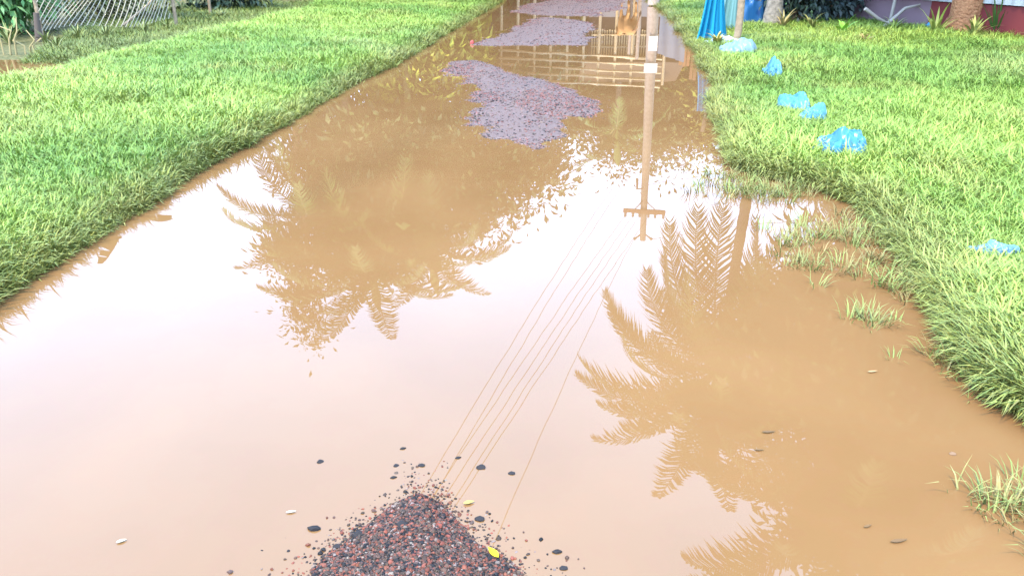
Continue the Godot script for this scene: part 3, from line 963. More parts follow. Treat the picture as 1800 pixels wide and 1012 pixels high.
# ------------------------------------------------------------------ far end: trellis, hut, calf
func build_far_end() -> void:
	var root := thing("bamboo_trellis", "pale bamboo trellis of thin rails and stakes across the lane end", "fence", Vector3(-0.3, 0.1, -24.1))
	for i in 11:
		var x := i * 0.475
		var lean := rf(-0.03, 0.03)
		var g := MB.new()
		var h := 2.2 + 0.05 * i * 0.6 + rf(-0.08, 0.1)
		g.tube([Vector3(x, -0.1, 0), Vector3(x + lean * 0.5, h * 0.5, 0), Vector3(x + lean, h, 0)], [0.05, 0.045, 0.04], 6)
		put("stake", g.mesh(), M.pale_bamboo, root)
	for k in 5:
		var pts := []
		for i in 9:
			pts.append(Vector3(i * 0.6 - 0.1, 1.42 + k * 0.2 + i * 0.03 + rf(-0.015, 0.015), 0.05))
		var g := MB.new()
		g.tube(pts, taper(0.04, 0.032, 9), 6)
		put("rail", g.mesh(), M.pale_bamboo, root)
	# hut with a slatted wall
	var hut := thing("bamboo_hut", "small hut with grey plinth and slatted bamboo wall at the lane end", "hut", Vector3(3.9, 0.1, -26.6))
	var g := MB.new()
	g.box(Vector3(0, 0.34, -1.0), Vector3(2.9, 0.72, 2.1), Basis.IDENTITY, Color(0.25, 0.25, 0.27))
	put("plinth", g.mesh(), M.plain, hut)
	g = MB.new()
	g.box(Vector3(0, 1.4, -1.05), Vector3(2.7, 1.4, 1.9), Basis.IDENTITY, Color(0.055, 0.04, 0.035))
	put("inner_wall", g.mesh(), M.plain, hut)
	var slat := MB.new()
	slat.box(Vector3.ZERO, Vector3(0.045, 0.95, 0.025))
	var slat_mesh := slat.mesh()
	for i in 34:
		var o := put("slat", slat_mesh, M.pale_bamboo, hut)
		o.transform = Transform3D(Basis(Vector3.BACK, rf(-0.01, 0.01)), Vector3(-1.32 + i * 0.08, 1.58 + rf(-0.02, 0.02), -0.06 + rf(-0.006, 0.006)))
	for y in [1.25, 1.62, 1.95]:
		g = MB.new()
		g.tube([Vector3(-1.36, y, -0.02), Vector3(1.36, y, -0.02)], [0.022, 0.022], 6)
		put("batten", g.mesh(), M.pale_bamboo, hut)
	g = MB.new()
	for s in [-1.0, 1.0]:
		g.box(Vector3(0, 2.42, -1.05 + s * 0.68), Vector3(3.3, 0.14, 1.6), Basis(Vector3.RIGHT, s * 0.55), Color(0.10, 0.07, 0.045))
	put("roof", g.mesh(), M.plain, hut)
	# low dark wall behind the trellis
	g = MB.new()
	g.box(Vector3.ZERO, Vector3(2.5, 1.5, 0.16), Basis.IDENTITY, Color(0.10, 0.085, 0.085))
	g.box(Vector3(0, 0.78, 0), Vector3(2.56, 0.06, 0.22), Basis.IDENTITY, Color(0.13, 0.11, 0.1))
	var wall := put("low_wall", g.mesh(), M.plain)
	wall.position = Vector3(0.45, 0.72, -26.2)
	tag(wall, "low dark grey wall behind the left of the trellis", "wall")
	# two pale stakes beside the calf
	for q in [[3.36, 1.5, 0.05, "thinner pale wooden stake left of the pole"], [3.60, 1.62, 0.06, "thicker pale wooden stake beside the pole"]]:
		g = MB.new()
		g.tube([Vector3(0, -0.15, 0), Vector3(0.01, q[1] * 0.5, 0), Vector3(0.0, q[1], 0)], [q[2], q[2] * 0.95, q[2] * 0.85], 7)
		var o := put("wooden_stake", g.mesh(), M.concrete)
		o.position = Vector3(q[0], 0.08, -23.7)
		tag(o, q[3], "stake", "stakes beside the calf")
	# grey-blue sheet hung beside the lane end
	var pts := []
	for r in 8:
		for k in 11:
			var u := k / 10.0
			var t := r / 7.0
			pts.append(Vector3(u * 0.75, 1.6 - t * (1.15 - 0.35 * u) - 0.25 * (1.0 - u), sin(u * 13.0 + t) * 0.05))
	g = MB.new()
	g.grid(pts, 11)
	for i in g.c.size():
		g.c[i] = Color(0.2, 0.24, 0.30)
	var sheet := put("hanging_sheet", g.mesh(), M.cloth)
	sheet.position = Vector3(4.05, 0.1, -22.9)
	tag(sheet, "grey blue sheet hanging at the lane end right of the pole", "sheet")
	var paling := thing("paling_fence", "brown wooden paling fence right of the lane end", "fence", Vector3(4.75, 0.12, -23.1))
	for i in 9:
		g = MB.new()
		var h := 2.0 + rf(-0.25, 0.2)
		g.box(Vector3(i * 0.11, h * 0.5 - 0.1, rf(-0.01, 0.01)), Vector3(0.085, h, 0.025), Basis(Vector3.BACK, rf(-0.02, 0.02)), jit(Color(0.34, 0.17, 0.085), 0.2))
		put("paling", g.mesh(), M.plain, paling)
	for y in [0.5, 1.4]:
		g = MB.new()
		g.box(Vector3(0.44, y, -0.05), Vector3(1.0, 0.07, 0.04), Basis.IDENTITY, Color(0.26, 0.14, 0.08))
		put("rail", g.mesh(), M.plain, paling)
	build_calf(Vector3(3.20, 0.1, -23.2), 0.18)

# a body as one skin: smooth union of tapered capsules, meshed as surface nets
func build_calf(at: Vector3, turn: float) -> void:
	var root := thing("calf", "small tan brown calf standing with its back to the camera", "calf", at)
	root.rotation.y = turn
	var bones := [
		[Vector3(0, 0.70, 0.34), Vector3(0, 0.68, -0.30), 0.165, 0.17],
		[Vector3(0, 0.60, 0.28), Vector3(0, 0.57, -0.25), 0.14, 0.165],
		[Vector3(0, 0.72, -0.32), Vector3(0, 0.86, -0.62), 0.12, 0.085],
		[Vector3(0, 0.90, -0.64), Vector3(0, 0.80, -0.90), 0.082, 0.052],
		[Vector3(-0.07, 0.93, -0.64), Vector3(-0.2, 0.93, -0.62), 0.028, 0.018],
		[Vector3(0.07, 0.93, -0.64), Vector3(0.2, 0.93, -0.62), 0.028, 0.018]]
	for s in [-1.0, 1.0]:
		bones.append([Vector3(s * 0.09, 0.62, 0.34), Vector3(s * 0.11, 0.43, 0.27), 0.11, 0.066])
		bones.append([Vector3(s * 0.11, 0.43, 0.27), Vector3(s * 0.105, 0.27, 0.40), 0.058, 0.036])
		bones.append([Vector3(s * 0.105, 0.27, 0.40), Vector3(s * 0.105, 0.05, 0.37), 0.032, 0.028])
		bones.append([Vector3(s * 0.105, 0.05, 0.37), Vector3(s * 0.105, 0.02, 0.34), 0.034, 0.03])
		bones.append([Vector3(s * 0.09, 0.56, -0.26), Vector3(s * 0.10, 0.32, -0.27), 0.08, 0.042])
		bones.append([Vector3(s * 0.10, 0.32, -0.27), Vector3(s * 0.10, 0.05, -0.26), 0.036, 0.027])
		bones.append([Vector3(s * 0.10, 0.05, -0.26), Vector3(s * 0.10, 0.02, -0.29), 0.034, 0.03])
	var tan_ := Color(0.46, 0.235, 0.085)
	put("body", skin(bones, 0.026, 0.045, Vector3(-0.27, -0.03, -1.0), Vector3(0.27, 1.06, 0.56), tan_), M.plain, root)
	var g := MB.new()
	g.tube([Vector3(0.0, 0.74, 0.49), Vector3(0.06, 0.70, 0.55), Vector3(0.12, 0.5, 0.56), Vector3(0.16, 0.34, 0.55)], [0.03, 0.022, 0.015, 0.012], 6, Color(0.28, 0.13, 0.06))
	var tail := put("tail", g.mesh(), M.plain, root)
	g = MB.new()
	g.tube([Vector3(0.16, 0.36, 0.55), Vector3(0.175, 0.28, 0.55), Vector3(0.19, 0.2, 0.55)], [0.012, 0.03, 0.004], 6, Color(0.06, 0.035, 0.025))
	put("tuft", g.mesh(), M.plain, tail)

func bone_distance(p: Vector3, b: Array) -> float:
	var a: Vector3 = b[0]
	var d: Vector3 = b[1] - a
	var t := clampf((p - a).dot(d) / d.length_squared(), 0.0, 1.0)
	return p.distance_to(a + d * t) - lerpf(b[2], b[3], t)

func skin(bones: Array, cell: float, blend: float, lo: Vector3, hi: Vector3, col: Color) -> ArrayMesh:
	var n := Vector3i(((hi - lo) / cell).ceil()) + Vector3i.ONE
	var field := PackedFloat32Array()
	field.resize(n.x * n.y * n.z)
	field.fill(1.0)
	for z in n.z:
		for y in n.y:
			for x in n.x:
				var p := lo + Vector3(x, y, z) * cell
				var d := 1.0
				for b in bones:
					var e := bone_distance(p, b)
					if e > 0.3:
						continue
					var h := clampf(0.5 + 0.5 * (d - e) / blend, 0.0, 1.0)
					d = lerpf(d, e, h) - blend * h * (1.0 - h)
				field[x + n.x * (y + n.y * z)] = d
	var at := func(x: int, y: int, z: int) -> float: return field[x + n.x * (y + n.y * z)]
	var id := {}
	var g := MB.new()
	for z in n.z - 1:
		for y in n.y - 1:
			for x in n.x - 1:
				var sum := Vector3.ZERO
				var k := 0
				for e in [[0,0,0,1,0,0],[0,1,0,1,1,0],[0,0,1,1,0,1],[0,1,1,1,1,1],[0,0,0,0,1,0],[1,0,0,1,1,0],[0,0,1,0,1,1],[1,0,1,1,1,1],[0,0,0,0,0,1],[1,0,0,1,0,1],[0,1,0,0,1,1],[1,1,0,1,1,1]]:
					var a: float = at.call(x + e[0], y + e[1], z + e[2])
					var b: float = at.call(x + e[3], y + e[4], z + e[5])
					if (a < 0.0) != (b < 0.0):
						sum += Vector3(x + e[0], y + e[1], z + e[2]).lerp(Vector3(x + e[3], y + e[4], z + e[5]), a / (a - b))
						k += 1
				if k:
					id[Vector3i(x, y, z)] = g.v.size()
					var p := lo + sum / k * cell
					g.v.append(p)
					var q := (p - lo) / cell
					var xi := clampi(int(q.x), 1, n.x - 2)
					var yi := clampi(int(q.y), 1, n.y - 2)
					var zi := clampi(int(q.z), 1, n.z - 2)
					g.n.append(Vector3(at.call(xi + 1, yi, zi) - at.call(xi - 1, yi, zi), at.call(xi, yi + 1, zi) - at.call(xi, yi - 1, zi), at.call(xi, yi, zi + 1) - at.call(xi, yi, zi - 1)).normalized())
					g.c.append(col)
	for c in id:
		for ax in 3:
			var d: Vector3i = [Vector3i(1, 0, 0), Vector3i(0, 1, 0), Vector3i(0, 0, 1)][ax]
			var e: Vector3i = c + d
			if e.x >= n.x or e.y >= n.y or e.z >= n.z:
				continue
			var a: float = at.call(c.x, c.y, c.z)
			var b: float = at.call(e.x, e.y, e.z)
			if (a < 0.0) == (b < 0.0):
				continue
			var u: Vector3i = [Vector3i(0, 1, 0), Vector3i(0, 0, 1), Vector3i(1, 0, 0)][ax]
			var w: Vector3i = [Vector3i(0, 0, 1), Vector3i(1, 0, 0), Vector3i(0, 1, 0)][ax]
			if not (id.has(c - u) and id.has(c - w) and id.has(c - u - w)):
				continue
			var q := [id[c], id[c - u], id[c - u - w], id[c - w]]
			var nn: Vector3 = (g.v[q[2]] - g.v[q[0]]).cross(g.v[q[1]] - g.v[q[0]])
			if nn.dot(g.n[q[0]]) >= 0.0:
				g.ix.append_array([q[0], q[1], q[2], q[0], q[2], q[3]])
			else:
				g.ix.append_array([q[0], q[2], q[1], q[0], q[3], q[2]])
	return g.mesh()

# ------------------------------------------------------------------ left fence
func build_left_fence() -> void:
	var root := thing("net_fence", "sagging pale fishing net fence on bamboo posts at upper left", "fence", Vector3(-7.28, 0.0, -12.85))
	# posts run back along the bank
	var posts := [Vector3(0, 0, 0), Vector3(1.28, 0.0, -2.05), Vector3(1.2, 0.0, -4.05)]
	for p in posts:
		var g := MB.new()
		g.tube([p + Vector3(0, -0.1, 0), p + Vector3(0.01, 0.6, 0), p + Vector3(-0.02, 1.25, 0.01)], [0.034, 0.028, 0.022], 6)
		put("post", g.mesh(), M.bamboo, root)
	var g := MB.new()
	g.tube([Vector3(-0.03, -0.05, 0.08), Vector3(0.02, 0.45, 0.06)], [0.06, 0.04], 7, Color(0.10, 0.075, 0.06))
	put("stump", g.mesh(), M.plain, root)
	# the net: rows of knotted cord slung between the posts
	var cols := 28
	var rows := 8
	var pt := func(u: float, t: float) -> Vector3:
		var base: Vector3 = posts[0].lerp(posts[1], u)
		var top := 0.66 - 0.14 * sin(PI * u) + 0.22 * u
		return base + Vector3(0.05 * sin(u * 9.0 + t * 3.0), lerpf(top, 0.16 + 0.05 * sin(u * 7.0), t), 0.05)
	g = MB.new()
	for k in cols + rows:
		for way in [1, -1]:
			var line := []
			for r in rows + 1:
				var u := (k - rows + r) / float(cols) if way == 1 else (k - r * 0.6) / float(cols)
				if u >= 0.0 and u <= 1.0:
					line.append(pt.call(u, float(r) / rows))
			if line.size() > 1:
				g.tube(line, taper(0.0085 if way == -1 else 0.0018, 0.0085 if way == -1 else 0.0018, line.size()), 3, Color(0.42, 0.37, 0.28))
	var net := put("net", g.mesh(), M.plain, root)
	net.set_meta("kind", "stuff")
	g = MB.new()
	var rope := []
	for i in 13:
		rope.append(pt.call(i / 12.0, 0.0))
	g.tube(rope, taper(0.014, 0.014, 13), 5, Color(0.32, 0.26, 0.18))
	put("rope", g.mesh(), M.plain, root)
	g = MB.new()
	g.tube([Vector3(0.75, 0.15, -1.15), Vector3(1.0, 0.42, -1.6), Vector3(1.3, 0.8, -2.05)], [0.022, 0.02, 0.016], 6)
	put("strut", g.mesh(), M.bamboo, root)
	g = MB.new()
	g.tube([Vector3(1.28, 0.6, -2.05), Vector3(1.25, 0.52, -3.0), Vector3(1.2, 0.6, -4.05)], [0.016, 0.016, 0.016], 6)
	put("rail", g.mesh(), M.bamboo, root)
	# bushes behind it
	shrub("pond_bush", "leafy green bush behind the net fence in the upper left corner", Vector3(-8.7, 0.0, -13.9), Vector3(1.0, 1.7, 0.8), 420, Color(0.10, 0.22, 0.06), 0.16, 0.04, "bushes behind the net fence")
	shrub("pond_bush", "shaded bush behind the middle of the net", Vector3(-7.9, 0.0, -16.2), Vector3(1.6, 1.4, 0.8), 260, Color(0.11, 0.13, 0.04), 0.14, 0.03, "bushes behind the net fence")
	shrub("pond_bush", "dark bluish bush behind the far fence post", Vector3(-6.3, 0.0, -18.6), Vector3(1.0, 1.3, 0.7), 200, Color(0.06, 0.09, 0.05), 0.14, 0.03, "bushes behind the net fence")
	shrub("pond_bush", "dark bush at the top edge beside the left tree trunks", Vector3(-4.2, 0.1, -21.3), Vector3(0.8, 1.1, 0.5), 140, Color(0.07, 0.14, 0.045), 0.14, 0.03, "bushes behind the net fence")
	# dry twigs on the near side
	for q in [[-6.98, -11.3, 0.5, "bare dry twig standing at the left edge below the bush"], [-6.72, -11.35, 0.32, "forked dry twig clump right of the bare twig"]]:
		var t := thing("dry_twig", q[3], "twig", Vector3(q[0], 0.0, q[1]), "dry twigs by the pond")
		for i in 3:
			g = MB.new()
			var a := rf(-0.5, 0.5)
			g.tube([Vector3(i * 0.08, -0.05, 0), Vector3(i * 0.08 + rf(-0.05, 0.05), q[2] * rf(0.3, 0.5), 0.02), Vector3(i * 0.08 + rf(-0.12, 0.12), q[2] * rf(0.6, 0.75), rf(-0.05, 0.05)), Vector3(i * 0.08 + a * 0.4, q[2] * rf(0.75, 1.1), rf(-0.05, 0.05))], [0.016, 0.013, 0.011, 0.006], 5, Color(0.3, 0.24, 0.11))
			put("branch", g.mesh(), M.plain, t)
	# rank weeds on the low ground behind the bank
	var spots := [[-7.1, -12.6, 0.3], [-6.5, -13.3, 0.3], [-7.6, -12.5, 0.4], [-6.2, -14.0, 0.3], [-6.0, -14.5, 0.3], [-8.1, -12.7, 0.45], [-5.7, -16.4, 0.3], [-6.5, -11.8, 0.3], [-7.9, -13.0, 0.4], [-6.8, -13.0, 0.3]]
	var names := ["under the left fence post", "before the middle of the net", "left of the left fence post", "under the sagging net", "under the diagonal strut", "below the leafy corner bush", "by the far fence rail", "beside the forked twig", "behind the left fence post", "at the foot of the net"]
	for i in spots.size():
		weed("rank olive weed " + names[i], Vector3(spots[i][0], land_height(spots[i][0], spots[i][1]) - 0.03, spots[i][1]), spots[i][2], 22, 0.012, Color(0.15, 0.17, 0.05), 0.6, "weeds round the net fence")

# ------------------------------------------------------------------ right side: house, tarps, cloth
func corrugated(a: Vector3, b: Vector3, low: float, high: float, wave: float, col: Color) -> ArrayMesh:
	var pts := []
	var d := (b - a)
	var out := d.cross(Vector3.UP).normalized()
	var k := int(d.length() / wave * 8.0)
	for r in 2:
		for i in k + 1:
			pts.append(a + d * (float(i) / k) + out * sin(i * TAU / 8.0) * 0.014 + Vector3(0, high if r == 0 else low, 0))
	var g := MB.new()
	g.grid(pts, k + 1)
	for i in g.c.size():
		g.c[i] = col
	return g.mesh()

func pleated(wide_top: float, wide_low: float, tall: float, folds: float, col: Color, seed_: int) -> ArrayMesh:
	var r := RandomNumberGenerator.new()
	r.seed = seed_
	var pts := []
	var cols := 61
	var rows := 18
	for i in rows:
		var t := float(i) / (rows - 1)
		for k in cols:
			var u := float(k) / (cols - 1)
			var w := lerpf(wide_top, wide_low, pow(t, 1.5))
			var depth := sin(u * TAU * folds + sin(u * 5.0) + t * 0.6) * lerpf(0.02, 0.055, t) + sin(u * TAU * folds * 2.3) * 0.012 * t
			pts.append(Vector3((u - 0.5) * w + sin(t * 3.0 + u * 4.0) * 0.012, tall * (1.0 - t) + (0.03 * sin(u * 11.0) if i == rows - 1 else 0.0), depth))
	var g := MB.new()
	g.grid(pts, cols)
	for i in g.c.size():
		g.c[i] = col
	return g.mesh()

func crumple(size: Vector3, col: Color, seed_: int) -> ArrayMesh:
	# a sheet of thin plastic lying in soft folds over the stems
	var f := FastNoiseLite.new()
	f.seed = seed_
	f.frequency = 0.55
	f.fractal_octaves = 2
	var pts := []
	var k := 40
	for i in k:
		for j in k:
			var u := float(j) / (k - 1) * 2.0 - 1.0
			var t := float(i) / (k - 1) * 2.0 - 1.0
			# square to ragged round outline
			var q := Vector2(u * sqrt(1.0 - t * t * 0.5), t * sqrt(1.0 - u * u * 0.5))
			var ang := q.angle()
			var r := q.length()
			var edge := 1.0 + 0.35 * f.get_noise_2d(cos(ang) * 2.0 + 40.0, sin(ang) * 2.0)
			q *= edge
			var fold := absf(f.get_noise_2d(q.x * 2.2, q.y * 2.2 + 9.0))
			var y := pow(maxf(0.0, 1.0 - r * r), 0.45) * (0.72 + 0.35 * f.get_noise_2d(q.x * 1.3 + 5.0, q.y * 1.3) + 0.25 * q.x) - fold * 0.3 + 0.05 * f.get_noise_2d(q.x * 6.0, q.y * 6.0)
			pts.append(Vector3(q.x * size.x * 0.5, y * size.y, q.y * size.z * 0.5))
	var g := MB.new()
	g.grid(pts, k)
	for i in g.c.size():
		g.c[i] = jit(col, 0.05)
	return g.mesh()

func build_right_side() -> void:
	# house: red plinth, white corrugated walls
	var a := Vector3(6.05, 0.08, -15.5)
	var b := Vector3(8.15, 0.08, -10.9)
	var house := thing("tin_house", "low house with red plinth and white corrugated walls at upper right", "house", Vector3.ZERO)
	var d := (b - a).normalized()
	var back := d.cross(Vector3.UP).normalized() * -1.0
	if back.z > 0.0:
		back = -back
	var rot := Basis(d, Vector3.UP, d.cross(Vector3.UP))
	var mid := (a + b) * 0.5
	var g := MB.new()
	var half := (b - a).length() * 0.5
	g.box(mid - d * half * 0.62 + back * 1.6 + Vector3(0, 0.22, 0), Vector3(half * 0.76, 0.55, 3.2), rot, Color(0.19, 0.125, 0.14))
	var pl := put("plinth", g.mesh(), M.plain, house)
	pl.set_meta("label", "faded mauve plinth end")
	g = MB.new()
	g.box(mid + d * half * 0.38 + back * 1.603 + Vector3(0, 0.215, 0), Vector3(half * 1.24, 0.54, 3.2), rot, Color(0.15, 0.028, 0.028))
	pl = put("plinth", g.mesh(), M.plain, house)
	pl.set_meta("label", "dark red plinth")
	for i in 4:
		var p := a + (b - a) * (i / 4.0) - back * 0.01
		var q := a + (b - a) * ((i + 1) / 4.0) - back * 0.01
		var o := put("wall_sheet", corrugated(p + Vector3(0, 0.0, 0), q, 0.5 - 0.02 * (i % 2), 2.5, 0.16, jit(Color(0.36, 0.37, 0.36), 0.06)), M.satin, house)
		o.position = -back * (0.02 + 0.006 * (i % 2))
	g = MB.new()
	g.box(mid + back * 1.6 + Vector3(0, 1.5, 0), Vector3(half * 2.0 - 0.1, 1.98, 3.1), rot, Color(0.4, 0.38, 0.36))
	put("frame_wall", g.mesh(), M.plain, house)
	g = MB.new()
	g.box(mid + back * 1.5 + Vector3(0, 2.75, 0), Vector3(half * 2.0 + 0.6, 0.05, 4.4), rot * Basis(Vector3.RIGHT, 0.12), Color(0.4, 0.39, 0.38))
	put("roof", g.mesh(), M.satin, house)
	g = MB.new()
	g.box(a + (b - a) * 0.3 - back * 0.14 + Vector3(0, 0.6, 0), Vector3(1.3, 0.04, 0.2), rot, Color(0.05, 0.05, 0.055))
	put("ledge", g.mesh(), M.plain, house)
	# concrete slab at its foot
	g = MB.new()
	g.box(mid + d * 0.9 - back * 0.2 + Vector3(0, 0.0, 0), Vector3(half * 1.1, 0.1, 0.35), rot, Color(0.12, 0.10, 0.095))
	tag(put("kerb_slab", g.mesh(), M.plain), "dark concrete slab along the foot of the red plinth", "slab")
	# wooden posts and the hanging blue cloth
	var post := func(at: Vector3, tall: float, r: float, lean: float, label: String) -> void:
		var p := MB.new()
		var line := []
		for i in 8:
			var t := i / 7.0
			line.append(Vector3(lean * t + 0.012 * sin(t * 9.0), tall * t, 0.01 * sin(t * 5.0)))
		p.tube(line, taper(r, r * 0.85, 8), 8)
		var o := put("wooden_post", p.mesh(), M.bamboo)
		o.position = at
		tag(o, label, "post", "wooden posts by the blue cloth")
	post.call(Vector3(3.38, -0.02, -12.5), 1.6, 0.058, 0.06, "pale wooden post standing right of the hanging blue cloth")
	post.call(Vector3(3.36, -0.02, -13.25), 1.5, 0.042, -0.18, "thin leaning post hard behind the hanging blue cloth")
	var cloth := put("hanging_cloth", pleated(0.25, 0.47, 0.98, 4.0, Color(0.012, 0.22, 0.38), 5), M.cloth)
	cloth.position = Vector3(3.08, 0.07, -12.8)
	tag(cloth, "bright blue cloth hanging in pleats by the water's edge", "cloth")
	g = MB.new()
	g.tube([Vector3(3.42, 1.1, -12.5), Vector3(3.08, 1.05, -12.82), Vector3(2.95, 1.06, -12.95), Vector3(3.2, 1.09, -13.25)], [0.008, 0.008, 0.008, 0.008], 5, Color(0.3, 0.25, 0.18))
	tag(put("clothes_rope", g.mesh(), M.plain), "thin rope holding the hanging blue cloth", "rope")
	var net := put("trailing_net", crumple(Vector3(0.55, 0.12, 0.5), Color(0.36, 0.42, 0.46), 9), M.cloth)
	net.position = Vector3(3.2, 0.05, -12.45)
	tag(net, "grey netting trailing on the ground below the blue cloth", "net")
	# sacks and tarp behind
	var sack := put("hanging_sack", pleated(0.3, 0.42, 0.9, 2.0, Color(0.13, 0.27, 0.26), 8), M.plastic)
	sack.position = Vector3(3.72, 0.07, -14.2)
	tag(sack, "teal sack hanging between the cloth and the pale post", "sack")
	var tarp := put("blue_tarp", crumple(Vector3(1.1, 1.3, 0.7), Color(0.02, 0.11, 0.28), 31), M.plastic)
	tarp.position = Vector3(4.42, 0.05, -15.5)
	tag(tarp, "deep blue tarp heaped behind the pale wooden post", "tarp")
	# blue plastic scraps lying in the grass
	var scraps := [
		[2.36, -5.65, Vector3(0.38, 0.22, 0.36), Color(0.02, 0.14, 0.26), 0.3, "largest blue plastic sheet lying in the right grass"],
		[2.54, -6.75, Vector3(0.22, 0.17, 0.2), Color(0.05, 0.19, 0.31), 0.0, "small pale blue plastic scrap just beyond the largest sheet"],
		[2.57, -7.3, Vector3(0.16, 0.17, 0.42), Color(0.05, 0.2, 0.36), 0.3, "narrow blue plastic strip beyond the small scrap"],
		[2.93, -9.2, Vector3(0.2, 0.22, 0.5), Color(0.05, 0.18, 0.29), -0.1, "upright blue plastic rag in the grass midway to the post"],
		[3.1, -11.3, Vector3(0.48, 0.2, 0.5), Color(0.13, 0.21, 0.24), 0.2, "pale blue plastic bag at the foot of the wooden post"],
		[2.36, -3.66, Vector3(0.22, 0.09, 0.1), Color(0.08, 0.18, 0.32), -0.5, "thin blue plastic strip half hidden in the grass at far right"]]
	for s in scraps:
		var o := put("plastic_sheet", crumple(s[2], s[3], 50 + int(s[0] * 10.0)), M.plastic)
		o.transform = Transform3D(Basis(Vector3.UP, s[4]), Vector3(s[0], land_height(s[0], s[1]) + 0.045, s[1]))
		tag(o, s[5], "plastic sheet", "blue plastic in the right grass")
	var bit := put("plastic_sheet", crumple(Vector3(0.14, 0.12, 0.1), Color(0.05, 0.35, 0.6), 91), M.plastic)
	bit.position = Vector3(6.72, 0.14, -13.5)
	tag(bit, "tiny blue plastic bit left of the orange trunk", "plastic sheet", "blue plastic in the right grass")
	var red := put("red_bag", crumple(Vector3(0.07, 0.07, 0.06), Color(0.32, 0.05, 0.035), 93), M.plastic)
	red.position = Vector3(-0.62, 0.0, -12.75)
	tag(red, "small red bag at the water by the far gravel hump", "bag")
	# bushes and weeds round the trunks
	shrub("dark_shrub", "dark bush right of the ringed palm trunk", Vector3(5.2, 0.08, -15.3), Vector3(0.75, 1.1, 0.5), 150, Color(0.045, 0.065, 0.045), 0.12, 0.03, "bushes by the house")
	shrub("dark_shrub", "dark bush against the mauve plinth", Vector3(5.75, 0.08, -15.1), Vector3(0.6, 0.9, 0.4), 120, Color(0.04, 0.055, 0.05), 0.12, 0.03, "bushes by the house")
	weed("spiky dark green plant right of the orange trunk", Vector3(7.42, 0.08, -12.75), 0.75, 36, 0.016, Color(0.06, 0.12, 0.03), 0.85, "weeds by the house")
	weed("bright green broad leaved seedling before the dark bushes", Vector3(5.25, 0.08, -13.2), 0.42, 9, 0.04, Color(0.2, 0.42, 0.05), 0.5, "weeds by the house")
	weed("yellow green tall weed left of the orange trunk", Vector3(6.62, 0.08, -13.0), 0.55, 16, 0.022, Color(0.3, 0.33, 0.07), 0.7, "weeds by the house")
	weed("yellowish weeds at the foot of the orange trunk", Vector3(7.0, 0.08, -12.6), 0.45, 24, 0.02, Color(0.3, 0.3, 0.08), 0.5, "weeds by the house")
	weed("dry tan weed before the ringed palm trunk", Vector3(4.62, 0.08, -14.2), 0.4, 24, 0.016, Color(0.3, 0.24, 0.09), 0.55, "weeds by the house")
	weed("brown green weeds between palm and seedling", Vector3(5.0, 0.08, -13.9), 0.35, 26, 0.016, Color(0.2, 0.2, 0.06), 0.45, "weeds by the house")
	weed("yellow weed clump at the water below the blue cloth", Vector3(3.05, 0.03, -12.3), 0.28, 26, 0.018, Color(0.3, 0.26, 0.06), 0.4, "weeds by the house")
	weed("low olive weeds far right before the slab", Vector3(7.55, 0.08, -11.9), 0.35, 26, 0.016, Color(0.13, 0.2, 0.05), 0.4, "weeds by the house")
	weed("leafy weeds before the dry branches", Vector3(6.1, 0.08, -13.3), 0.38, 26, 0.018, Color(0.2, 0.26, 0.06), 0.4, "weeds by the house")
	weed("small tan weed by the brown clod", Vector3(5.15, 0.08, -12.1), 0.25, 18, 0.014, Color(0.28, 0.2, 0.08), 0.4, "weeds by the house")
	# dry fallen branches
	var br := thing("dry_branch", "bare grey fallen branch leaning before the house", "branch", Vector3(6.15, 0.08, -13.9))
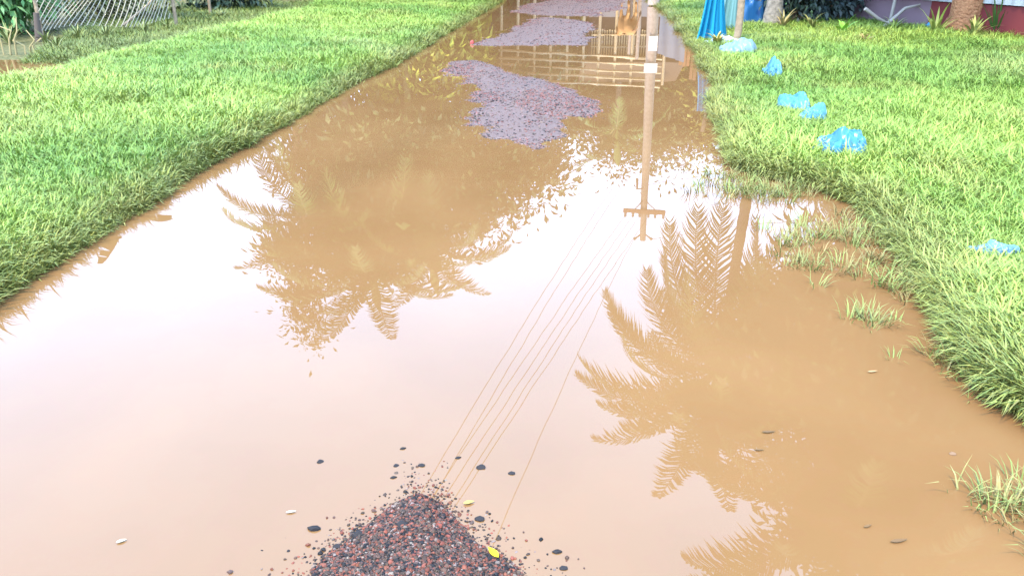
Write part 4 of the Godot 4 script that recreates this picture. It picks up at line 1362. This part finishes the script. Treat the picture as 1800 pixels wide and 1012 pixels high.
	for q in [[Vector3(0, 0, 0), Vector3(0.35, 0.35, 0), Vector3(0.85, 0.45, -0.1)], [Vector3(0.7, 0.2, 0), Vector3(0.85, 0.55, -0.05), Vector3(0.95, 1.2, -0.1)], [Vector3(0.28, 0.1, -0.3), Vector3(0.3, 0.6, -0.3), Vector3(0.28, 1.3, -0.3)], [Vector3(-0.35, 0.35, 0.1), Vector3(-0.1, 0.2, 0.05), Vector3(0.2, 0.08, 0)]]:
		g = MB.new()
		g.tube(q, [0.032, 0.026, 0.012], 6, Color(0.33, 0.29, 0.24))
		put("twig", g.mesh(), M.plain, br)

# ------------------------------------------------------------------ scene
func _ready() -> void:
	rng.seed = 20240611
	noise.seed = 3
	noise.frequency = 0.01
	noise.fractal_octaves = 4
	fine.seed = 8
	fine.frequency = 0.05
	fine.fractal_octaves = 3

	var cam := Camera3D.new()
	cam.name = "camera"
	cam.position = Vector3(0, 1.5, 0)
	cam.rotation = Vector3(-atan(616.0 / 1400.0), 0, 0)
	cam.fov = rad_to_deg(2.0 * atan(506.0 / 1400.0))
	cam.near = 0.05
	cam.far = 2000.0
	add_child(cam)
	cam.current = true

	var sky := ProceduralSkyMaterial.new()
	sky.sky_top_color = Color(0.665, 0.80, 0.985)
	sky.sky_horizon_color = Color(0.585, 0.605, 0.64)
	sky.sky_curve = 0.2
	sky.ground_bottom_color = Color(0.25, 0.22, 0.16)
	sky.ground_horizon_color = Color(0.7, 0.68, 0.62)
	sky.sky_energy_multiplier = 1.9
	sky.sun_angle_max = 20.0
	var env := Environment.new()
	env.background_mode = Environment.BG_SKY
	env.sky = Sky.new()
	env.sky.sky_material = sky
	env.tonemap_mode = Environment.TONE_MAPPER_LINEAR
	env.tonemap_exposure = 2.0
	env.sdfgi_enabled = true
	env.ssao_enabled = true
	env.ssil_enabled = true
	var we := WorldEnvironment.new()
	we.environment = env
	add_child(we)

	var sun := DirectionalLight3D.new()
	sun.name = "sun"
	sun.light_energy = 1.35
	sun.light_color = Color(1.0, 0.92, 0.78)
	sun.light_angular_distance = 4.0
	sun.shadow_enabled = true
	add_child(sun)
	sun.look_at_from_position(Vector3.ZERO, Vector3(0.24, -0.87, -0.42))

	make_materials()
	build_land()
	build_grass()
	build_stones()
	build_trees()
	build_pole()
	build_far_end()
	build_left_fence()
	build_right_side()
	build_fallen_leaves()
